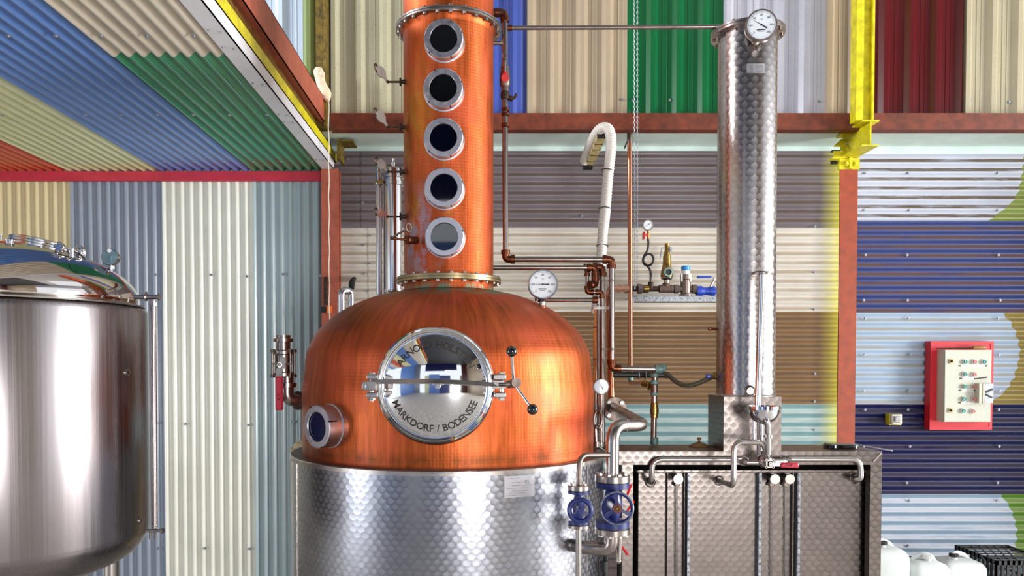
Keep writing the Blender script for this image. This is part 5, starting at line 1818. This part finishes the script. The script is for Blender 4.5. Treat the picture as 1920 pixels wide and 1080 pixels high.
hl([(1170, 6), (1171, 8), (1184, 8.4), (1185, 6.4)], 541.5, YM, MB()).build('coupling', M['rust'], v)
hl([(1195, 5), (1195.5, 9.5), (1203, 9.5), (1203.5, 7), (1206, 7), (1206, 5)], 541.5, YM, MB(), 8).build('union', M['brown_steel'], v)
hl([(1206, 5), (1206.5, 7.5), (1216, 7.5), (1216.5, 5)], 541.5, YM, MB()).build('coupling', M['brass'], v)
MB().cyl(W(1220, 542, YM), W(1220, 529, YM), S(YM, 5.2), n=14).build('tee', M['iron'], v)
k = hl([(1235, 6), (1236, 7.6), (1262, 7.6), (1263, 6)], 541.5, YM, MB())
k.cyl(W(1249, 542, YM), W(1249, 531, YM), S(YM, 7), n=14)
k.build('tee', M['rust'], v, label='rust crusted tee')
# siphon and gauge
t = dial('pressure_gauge', 'small pressure gauge on a black coiled siphon above the steam line', 1216, 421.5, 6.16, 10.2, 'weld', 'dial', needle=-125, nums=(), stem=((W(1215.5, 430, YM), W(1215.5, 448, YM)), S(YM, 2.6), 'brass'))
k = MB().cyl(W(1215, 440, YM), W(1209, 441, YM - 0.02), S(YM, 1.6), n=8).cbox(W(1206.5, 448, YM - 0.05), W(1210, 434, YM - 0.05) + Vector((0, 0.05, 0)), 0.004)
k.build('tap_handle', M['redtap'], t, label='red tap handle')
sip = [W(1215, 447, YM), W(1215.8, 458, YM), W(1214, 469, YM), W(1209, 478, YM), W(1205.5, 486, YM), W(1207, 494, YM - .01), W(1213, 498, YM - .02), W(1220, 496.5, YM - .03), W(1225, 490, YM - .035), W(1225, 483, YM - .035), W(1220.5, 477, YM - .035), W(1213, 477, YM - .035), W(1207.5, 482, YM - .03), W(1207, 490, YM - .02), W(1213, 498, YM - .01), W(1218.5, 505, YM), W(1220, 515, YM), W(1220, 530, YM)]
MB().tube(catmull(sip, 5), S(YM, 2.1), 10).build('siphon', M['blackpipe'], t)
# safety valve
v = thing('safety_valve', 'brass safety valve with a side outlet standing on the steam line', 'valve', W(1250, 533, YM))
vl([(0.1, 456), (4, 456.5), (4.2, 470), (5, 472), (5.4, 478), (7.2, 479), (7.6, 494), (9, 503), (11, 508), (11.5, 518), (10, 522), (7.5, 524)], 1250.5, YM).build('body', M['brass'], v)
vl([(10.5, 519), (11, 522), (8, 524.5), (5.5, 525), (5.5, 533)], 1250, YM).build('base_nut', M['weld'], v)
q = W(1253.5, 510, YM - 0.06)
k = MB().lathe(q, (0.1, -1, 0), [(S(YM, 6), -0.05), (S(YM, 8), -0.03), (S(YM, 8.2), 0), (S(YM, 5.8), 0.001), (S(YM, 5.6), -0.01)], 24)
ko = k.build('outlet', M['verdigris'], v)
MB().lathe(q, (0.1, -1, 0), [(S(YM, 5.8), -0.008), (0.0005, -0.008)], 20).build('outlet_bore', M['black'], ko)
MB().tube(catmull([W(1245, 464, YM - .02), W(1241, 466, YM - .03), W(1239.5, 476, YM - .03), W(1237.5, 488, YM - .03)], 5), S(YM, 1.1), 8).build('test_lever', M['galv'], v)
MB().pbox(1256, 463, 1260, 471, YM - 0.02, YM).cyl(W(1250, 464, YM), W(1257, 464, YM), S(YM, 1.5), n=8).build('lead_seal', M['galv'], v)
# pressure regulator
v = thing('pressure_regulator', 'beige pressure regulator with a bright blue cap beside the brass safety valve', 'regulator', W(1285, 557, YM))
vl([(9, 555.5), (12, 555), (12, 552), (9, 551), (9, 545), (9.5, 532), (9.5, 525), (10.5, 524), (10.5, 515.5), (7.5, 515)], 1285.5, YM).build('body', M['brown_steel'], v)
vl([(7.3, 516), (7.3, 507)], 1285.5, YM).build('label_sleeve', M['white'], v)
vl([(7.4, 507.5), (8, 507), (8.2, 500), (7, 499), (0.1, 498.5)], 1285.5, YM).build('cap', M['cap_b'], v)
hl([(1263, 5), (1264, 8.5), (1272, 8.5), (1273, 6), (1297, 6), (1297.5, 8.5), (1305, 8.5), (1305.5, 5)], 542, YM, MB(), 8).build('union_nuts', M['brown_steel'], v)
for px in (1277.5, 1294):
    MB().cyl(W(px, 514, YM - 0.03), W(px, 528, YM - 0.03), S(YM, 2.4), n=8).build('bolt', M['satin'], v)
# blue ball valve
v = thing('ball_valve', 'blue painted ball valve with a blue lever, partly hidden behind the slim column', 'valve', W(1324, 556, YM))
hl([(1305, 7), (1305.5, 10), (1315, 9.8), (1319, 7.4), (1325, 7.2), (1330, 8), (1337, 9.4), (1340, 8.5), (1341, 5), (1350, 4.5)], 546, YM, MB()).build('body', M['blue_b'], v)
MB().cbox(W(1308, 521, YM - 0.02), W(1334, 517, YM - 0.02) + Vector((0, 0.03, 0)), 0.004).build('lever_grip', M['blue_b'], v)
MB().prism([W(1333, 517.5, YM), W(1336, 517.5, YM), W(1347, 529, YM), W(1344, 530, YM)], (0, 0.012, 0)).cyl(W(1340, 523, YM), W(1330, 541, YM), S(YM, 2), n=8).build('lever_arm', M['satin'], v)
# perforated bracket
v = thing('perforated_bracket', 'galvanised perforated angle bracket under the steam line', 'bracket', W(1266, 567, 6.22))
MB().pbox(1186, 554.5, 1352, 565.5, 6.10, 6.104).pbox(1186, 555, 1352, 555.6, 6.10, 6.45).pbox(1186.5, 548, 1188, 557, 6.10, 6.12).build('angle', M['galv'], v)
k = MB()
for i in range(13):
    k.cyl(W(1195 + i * 11.8, 559.5, 6.0995), W(1195 + i * 11.8, 559.5, 6.103), S(6.1, 1.3), n=8)
k.build('holes', M['black'], v, kind='stuff')
MB().pbox(1190, 565.5, 1352, 567.5, 6.098, 6.12).build('frayed_edge', M['iron'], v)

# lagged outlet arm and hose
v = thing('hose_bracket', 'yellowed wrapped wall arm carrying the white corrugated hose', 'bracket', W(1104, 315, 6.4))
a_, b_ = W(1104, 309, 6.40), W(1128, 254, 5.75)
d = (b_ - a_)
sd = Vector((1, 0, 0)) * 0.032
upv = sd.cross(d).normalized() * 0.02
MB().obox((a_ + b_) / 2, d / 2, sd, upv).build('arm', M['tape'], v)
for f_ in (0.22, 0.42, 0.62, 0.80):
    p = a_ + d * f_
    MB().obox(p, d.normalized() * 0.006, sd * 1.03, upv * 1.05).build('strap', M['black'], v)
parts('end_cap', M['black'], v, MB().obox(a_ + Vector((-0.01, -0.02, -0.012)), d.normalized() * 0.03, sd * 1.15, upv * 1.3), MB().obox(b_ + d.normalized() * 0.012, d.normalized() * 0.012, sd * 1.05, upv * 1.2))
v = thing('corrugated_hose', 'white corrugated hose looping over the wrapped arm and down behind the pipes', 'hose', W(1130, 585, 4.9))
ctl = [W(1096, 302, 6.34), W(1106, 275, 6.1), W(1117, 252, 5.85), W(1128, 240.5, 5.7), W(1139, 241, 5.62), W(1145, 254, 5.58), W(1145.5, 280, 5.55), W(1140, 330, 5.5), W(1135, 390, 5.4), W(1130, 440, 5.25), W(1126, 500, 5.1), W(1118, 585, 4.9)]
cp = catmull(ctl, 40)
pts_, acc, last = [cp[0]], 0, cp[0]
for p in cp[1:]:
    acc += (p - last).length
    last = p
    if acc >= 0.0085:
        pts_.append(p)
        acc = 0
MB().tube(pts_, [(0.033 if i % 2 else 0.0385) * (0.9 if p.y < 5.3 else 1) for i, p in enumerate(pts_)], 16).build('hose', M['hose_w'], v)
for px, py, Y in ((1137.5, 320, 5.50), (1134, 391, 5.39), (1129.5, 461, 5.2)):
    MB().torus(W(px, py, Y), (0.06, 0.1, 1), 0.0395, 0.003, 20, 6).build('cable_tie', M['black'], v)
v = thing('cable_bundle', 'bundle of orange cables dropping between the kettle and the upright pipe', 'cables', W(1117, 840, 4.5))
for i, (dx, mt) in enumerate(((-3.5, 'orange_wire'), (-1, 'orange_wire'), (1.4, 'wood_b'), (3.2, 'white'))):
    MB().tube(catmull([W(1118 + dx * .6, 580, 4.6), W(1117 + dx, 640, 4.58), W(1116 + dx * .8, 700, 4.55), W(1113 + dx * 1.1, 770, 4.52), W(1112 + dx, 845, 4.50)], 5), S(4.5, 1.15), 8).build('cable', M[mt], v)
for px, py in ((1117, 613), (1116.5, 673)):
    MB().torus(W(px, py, 4.57), (0, 0, 1), S(4.5, 4.6), S(4.5, 0.8), 14, 6).build('cable_tie', M['black'], v)
# chain
v = thing('chain', 'fine double hanging chain in front of the emerald sheets and the steam line', 'chain', W(1193, 545, 5.75))
k = MB()
for px, yend in ((1189, 545), (1195, 530)):
    p0, p1 = W(px, -60, 5.75), W(px + (1.5 if px < 1192 else 0), yend, 5.75)
    n = int((p0 - p1).length / 0.019)
    for i in range(n):
        p = p0.lerp(p1, i / n)
        q = [p + Vector(((math.cos(t) * .0048) if i % 2 else 0.0, 0 if i % 2 else (math.cos(t) * .0048), math.sin(t) * .0115)) for t in [2 * PI * j / 6 for j in range(6)]]
        k.tube(q + [q[0]], 0.0017, 4, False)
k.build('links', M['galv'], v, kind='stuff')
v = MB()
for i in range(60):
    p = W(1413, -20 + i * 0.7, 4.6)
    p.z = W(1413, -60, 4.6).z - i * 0.013
    q = [p + Vector(((math.cos(t) * .004) if i % 2 else 0.0, 0 if i % 2 else (math.cos(t) * .004), math.sin(t) * .008)) for t in [2 * PI * j / 6 for j in range(6)]]
    v.tube(q + [q[0]], 0.0016, 4, False)
v.build('chain', M['galv'], None, 'short fine chain hanging behind the dial at the top of the slim column', 'chain')

# ================================================================== RIGHT WALL THINGS
v = thing('backing_board', 'bright red backing board behind the control box on the blue sheeting', 'board', W(1803, 806, 6.44))
MB().prism([W(1745.5, 640, 6.40), W(1863.5, 640, 6.40), W(1860, 806, 6.40), W(1743, 806, 6.40)], (0, 0.08, 0)).build('board', M['redframe'], v)
k = MB().prism([W(1745.5, 640, 6.395), W(1863.5, 640, 6.395), W(1858, 645, 6.395), W(1750, 645, 6.395)], (0, 0.005, 0)).prism([W(1743, 806, 6.395), W(1860, 806, 6.395), W(1855, 800, 6.395), W(1748, 800, 6.395)], (0, 0.005, 0)).prism([W(1745.5, 640, 6.395), W(1750, 645, 6.395), W(1748, 800, 6.395), W(1743, 806, 6.395)], (0, 0.005, 0)).prism([W(1863.5, 640, 6.395), W(1858, 645, 6.395), W(1855, 800, 6.395), W(1860, 806, 6.395)], (0, 0.005, 0))
k.build('edging', M['redframe'], v)
Yb = 6.28
v = thing('control_box', 'cream electrical control box with rows of teal and salmon buttons', 'control box', W(1815, 791, 6.34))
cq = [(1770.5, 656), (1859.5, 656), (1857, 791), (1769, 791)]
MB().prism([W(x, y, Yb + 0.02) for x, y in cq], (0, 0.10, 0)).build('enclosure', M['cream'], v)
lid = [(1772.5, 656.5), (1859.5, 656.5), (1857, 790.5), (1771, 790.5)]
MB().prism([W(x, y, Yb) for x, y in lid], (0, 0.017, 0)).build('door', plain('pale grey-green door', '#c3c4b5', 0.5, grain=0.05, gs=90), v)
bt = {'t': 'teal_btn', 'p': 'pink_btn'}
for x, y, c in ((1808, 678.5, 't'), (1825.5, 678.5, 'p'), (1843.5, 678.5, 't'), (1807.5, 701.5, 't'), (1825, 702, 'p'), (1806.5, 724.5, 't'), (1824.5, 725, 'p'), (1805.5, 748, 't'), (1824, 748, 'p'), (1804.5, 770, 't'), (1822.5, 771, 'p')):
    p = W(x, y, Yb)
    bo = MB().lathe(p, (0, -1, 0), [(0.021, 0), (0.021, 0.012), (0.017, 0.016), (0.014, 0.014)], 20).build('button_bezel', M['white'] if y < 710 or y > 765 else M['cream'], v)
    MB().lathe(p, (0, -1, 0), [(0.0145, 0.012), (0.0145, 0.024), (0.012, 0.026), (0.0005, 0.022)], 20).build('push_button', M[bt[c]], bo)
for x, y in ((1784.5, 677.5), (1783, 769.5)):
    bo = MB().pbox(x - 4.5, y - 4, x + 4.5, y + 4, Yb - 0.012, Yb, 0.003).build('key_lock', M['tape'], v)
    MB().cyl(W(x, y, Yb - 0.012), W(x, y, Yb - 0.020), S(Yb, 2.2), n=12).build('key_barrel', M['black'], bo)
for x0_, x1_, y in ((1802, 1847, 686), (1804, 1826, 709.5), (1803, 1825.5, 732), (1802, 1824.5, 755)):
    lo2 = MB().pbox(x0_, y - 2.2, x1_, y + 2.2, Yb - 0.003, Yb).build('label_strip', M['white'], v)
    k = MB()
    for f_ in (0.1, 0.42, 0.75):
        k.pbox(x0_ + (x1_ - x0_) * f_, y - .6, x0_ + (x1_ - x0_) * (f_ + .16), y + .3, Yb - 0.0036, Yb - 0.003)
    k.build('label_print', M['galv'], lo2, kind='stuff')
    MB().pbox(x0_ - 4.5, y - 1.2, x0_ - 0.5, y + 1.2, Yb - 0.004, Yb).build('label_clip', M['ink'], v)
k = MB().pbox(1847.5, 684.5, 1851, 687.5, Yb - 0.004, Yb).obox(W(1839, 709, Yb - 0.004), W(1851, 707.5, Yb) - W(1839, 709, Yb), Vector((0, 0.003, 0)), UP * 0.005).pbox(1826, 731, 1835, 733.5, Yb - 0.004, Yb)
k.build('tape_marks', M['ink'], v, label='dark tape marks beside the label strips', kind='stuff')
iso = MB().pbox(1836, 719, 1843, 756, Yb - 0.06, Yb).pbox(1842.8, 719, 1847, 756, Yb - 0.065, Yb)
io = iso.build('isolator_switch', M['cream'], v, label='protruding cream isolator switch')
MB().pbox(1847, 719.5, 1862.5, 755.5, Yb - 0.05, Yb).build('switch_plate', M['galv'], io)
for pl_ in ([(1848, 734), (1862, 728), (1862, 731), (1850, 737)], [(1849, 738), (1861, 744), (1861, 747), (1848, 741)]):
    MB().prism([W(x, y, Yb - 0.056) for x, y in pl_], (0, 0.006, 0)).build('switch_lever', M['black'], io)
v = thing('screwdriver', 'screwdriver with a brown wooden handle lying on top of the control box', 'screwdriver', W(1802, 656, 6.33))
MB().cyl(W(1755, 653.8, 6.33), W(1826, 652.5, 6.33), S(6.3, 1.2), n=8).build('blade', M['iron'], v)
hl([(1823, 1.5), (1824, 3), (1830, 3.6), (1844, 3.4), (1848, 2.6), (1848.5, 0.1)], 651.8, 6.33, MB(), 12).build('handle', M['wood_b'], v)
v = thing('push_button_switch', 'small square yellow and white push button station on the navy sheeting', 'switch', W(1679, 797, 6.45))
MB().pbox(1667.5, 776.5, 1690.5, 797, 6.42, 6.49).build('yellow_base', M['yellow'], v)
MB().pbox(1672.5, 777, 1692, 796, 6.385, 6.42, 0.006).build('cover', M['cream'], v)
MB().pbox(1677, 780, 1688, 792, 6.375, 6.385, 0.003).build('label_square', M['galv'], v)
MB().cyl(W(1682.5, 786, 6.375), W(1682.5, 786, 6.355), S(6.37, 3.2), n=18).build('push_button', M['white'], v)

# jerry cans and crate


def can(name, label, px0, px1, ptop, Y, capmat, capside, depth, hand):
    a_, b_ = W(px0, ptop, Y), W(px1, ptop, Y)
    xc, hw, hd = (a_.x + b_.x) / 2, (b_.x - a_.x) / 2, depth / 2
    zt_ = a_.z
    yc_ = Y + hd
    t = thing(name, label, 'jerry can', (xc, yc_, 0))
    rings = []
    for z, f_, off in ((0.0, .93, 0), (0.02, 1.0, 0), (zt_ * .45, 1.0, 0), (zt_ * .50, .985, 0), (zt_ * .55, 1.0, 0), (zt_ - 0.085, 1.0, 0), (zt_ - 0.055, .97, 0), (zt_ - 0.028, .84, 0), (zt_ - 0.012, .62, 0), (zt_ - 0.006, .4, 0)):
        ring = []
        for i in range(32):
            q = 2 * PI * i / 32
            c_, s_ = math.cos(q), math.sin(q)
            ring.append(Vector((xc + math.copysign(abs(c_) ** .38, c_) * hw * f_, yc_ + math.copysign(abs(s_) ** .38, s_) * hd * f_, z)))
        rings.append(ring)
    MB().loft(rings).build('can_body', M['hdpe'], t, smooth=60)
    hx = hw * .50
    MB().tube(catmull([Vector((xc - hx * hand, yc_ - hd * .2, zt_ - 0.035)), Vector((xc - hx * .55 * hand, yc_ - hd * .15, zt_ + 0.018)), Vector((xc + hx * .1 * hand, yc_, zt_ + 0.03)), Vector((xc + hx * .9 * hand, yc_ + hd * .1, zt_ + 0.0)), Vector((xc + hx * 1.25 * hand, yc_ + hd * .1, zt_ - 0.045))], 6), 0.017, 12).build('handle', M['hdpe'], t)
    cx_ = xc + capside * hw
    MB().cyl((cx_, yc_ - hd * .25, zt_ - 0.03), (cx_, yc_ - hd * .25, zt_ + 0.012), 0.026, 0.024, 20).build('can_neck', M['hdpe'], t)
    k = MB().cyl((cx_, yc_ - hd * .25, zt_ + 0.010), (cx_, yc_ - hd * .25, zt_ + 0.034), 0.031, 0.030, 24)
    for i in range(14):
        q = 2 * PI * i / 14
        k.cyl((cx_ + math.cos(q) * .031, yc_ - hd * .25 + math.sin(q) * .031, zt_ + .012), (cx_ + math.cos(q) * .031, yc_ - hd * .25 + math.sin(q) * .031, zt_ + .032), 0.003, n=5)
    k.build('cap', M[capmat], t)


can('jerry_can', 'white translucent jerry can with a black cap, against the right end of the cabinet', 1628, 1713, 1030, 5.35, 'black', 0.0 - .05, 0.28, 1)
can('jerry_can', 'white translucent jerry can with a white cap, in the middle of the three', 1714, 1790, 1056, 5.37, 'white', 0.05, 0.26, -1)
can('jerry_can', 'white translucent jerry can with a black cap, beside the black crate', 1772, 1859, 1053, 5.62, 'black', -0.25, 0.28, 1)
cr = thing('milk_crate', 'black plastic crate with an open grid standing right of the jerry cans', 'crate', (W(1890, 1040, 5.8).x, 5.9, 0))
YK0, YK1 = 5.62, 6.12
x0, x1 = xp(1873, YK0, 1052) - 0.02, xp(1873, YK0, 1052) + 0.40
ztk = W(1880, 1052, YK0).z
k = MB()
for z0_, z1_ in ((ztk - 0.03, ztk), (ztk - 0.20, ztk - 0.185), (0.02, 0.05)):
    k.box((x0, YK0, z0_), (x1, YK0 + 0.012, z1_)).box((x0, YK1 - 0.012, z0_), (x1, YK1, z1_)).box((x0, YK0, z0_), (x0 + 0.012, YK1, z1_)).box((x1 - 0.012, YK0, z0_), (x1, YK1, z1_))
k.build('rim', M['black'], cr)
for i in range(11):
    x = x0 + (x1 - x0 - 0.02) * i / 10
    MB().box((x, YK0, 0.0), (x + 0.02, YK0 + 0.01, ztk)).build('slat', M['black'], cr)
    y = YK0 + (YK1 - YK0 - 0.02) * i / 10
    MB().box((x0, y, 0.0), (x0 + 0.01, y + 0.02, ztk)).build('slat', M['black'], cr)
    MB().box((x0, YK1 - 0.01, 0), (x0 + 0.001, YK1, 0.01)) if False else None
k = MB()
for i in range(7):
    a_ = x0 + 0.03 + (x1 - x0) * i / 7
    k.obox(Vector((a_, (YK0 + YK1) / 2, ztk - 0.006)), Vector((0.10, (YK1 - YK0) / 2 - .01, 0)), Vector((0.003, 0, 0)), UP * 0.004) if a_ + .1 < x1 and a_ - .1 > x0 - .08 else None
    y_ = YK0 + 0.03 + (YK1 - YK0 - 0.06) * i / 6
    k.box((x0 + 0.01, y_ - 0.003, ztk - 0.012), (x1 - 0.01, y_ + 0.003, ztk - 0.002))
k.build('top_grid', plain('dusty black grid', '#3a3838', 0.4), cr)
MB().box((x0, YK0, 0.012), (x1, YK1, 0.02)).build('base', M['black'], cr)

# repeats of a kind carry a shared group
for key, grp in (('copper_pipe', 'copper pipes beside the still'), ('jerry_can', 'jerry cans by the right wall'), ('dial_thermometer', 'dial thermometers'), ('pressure_gauge', 'small pressure gauges'), ('drain_pipe', 'overflow pipes on the cabinet front'),
                 ('globe_valve', 'blue globe valves'), ('steel_post', 'red steel wall posts'), ('steel_column', None), ('steel_beam', 'yellow steel beams'), ('ball_valve', None)):
    if grp:
        for o in D.objects:
            if o.parent is None and o.name.split('.')[0] == key:
                o['group'] = grp
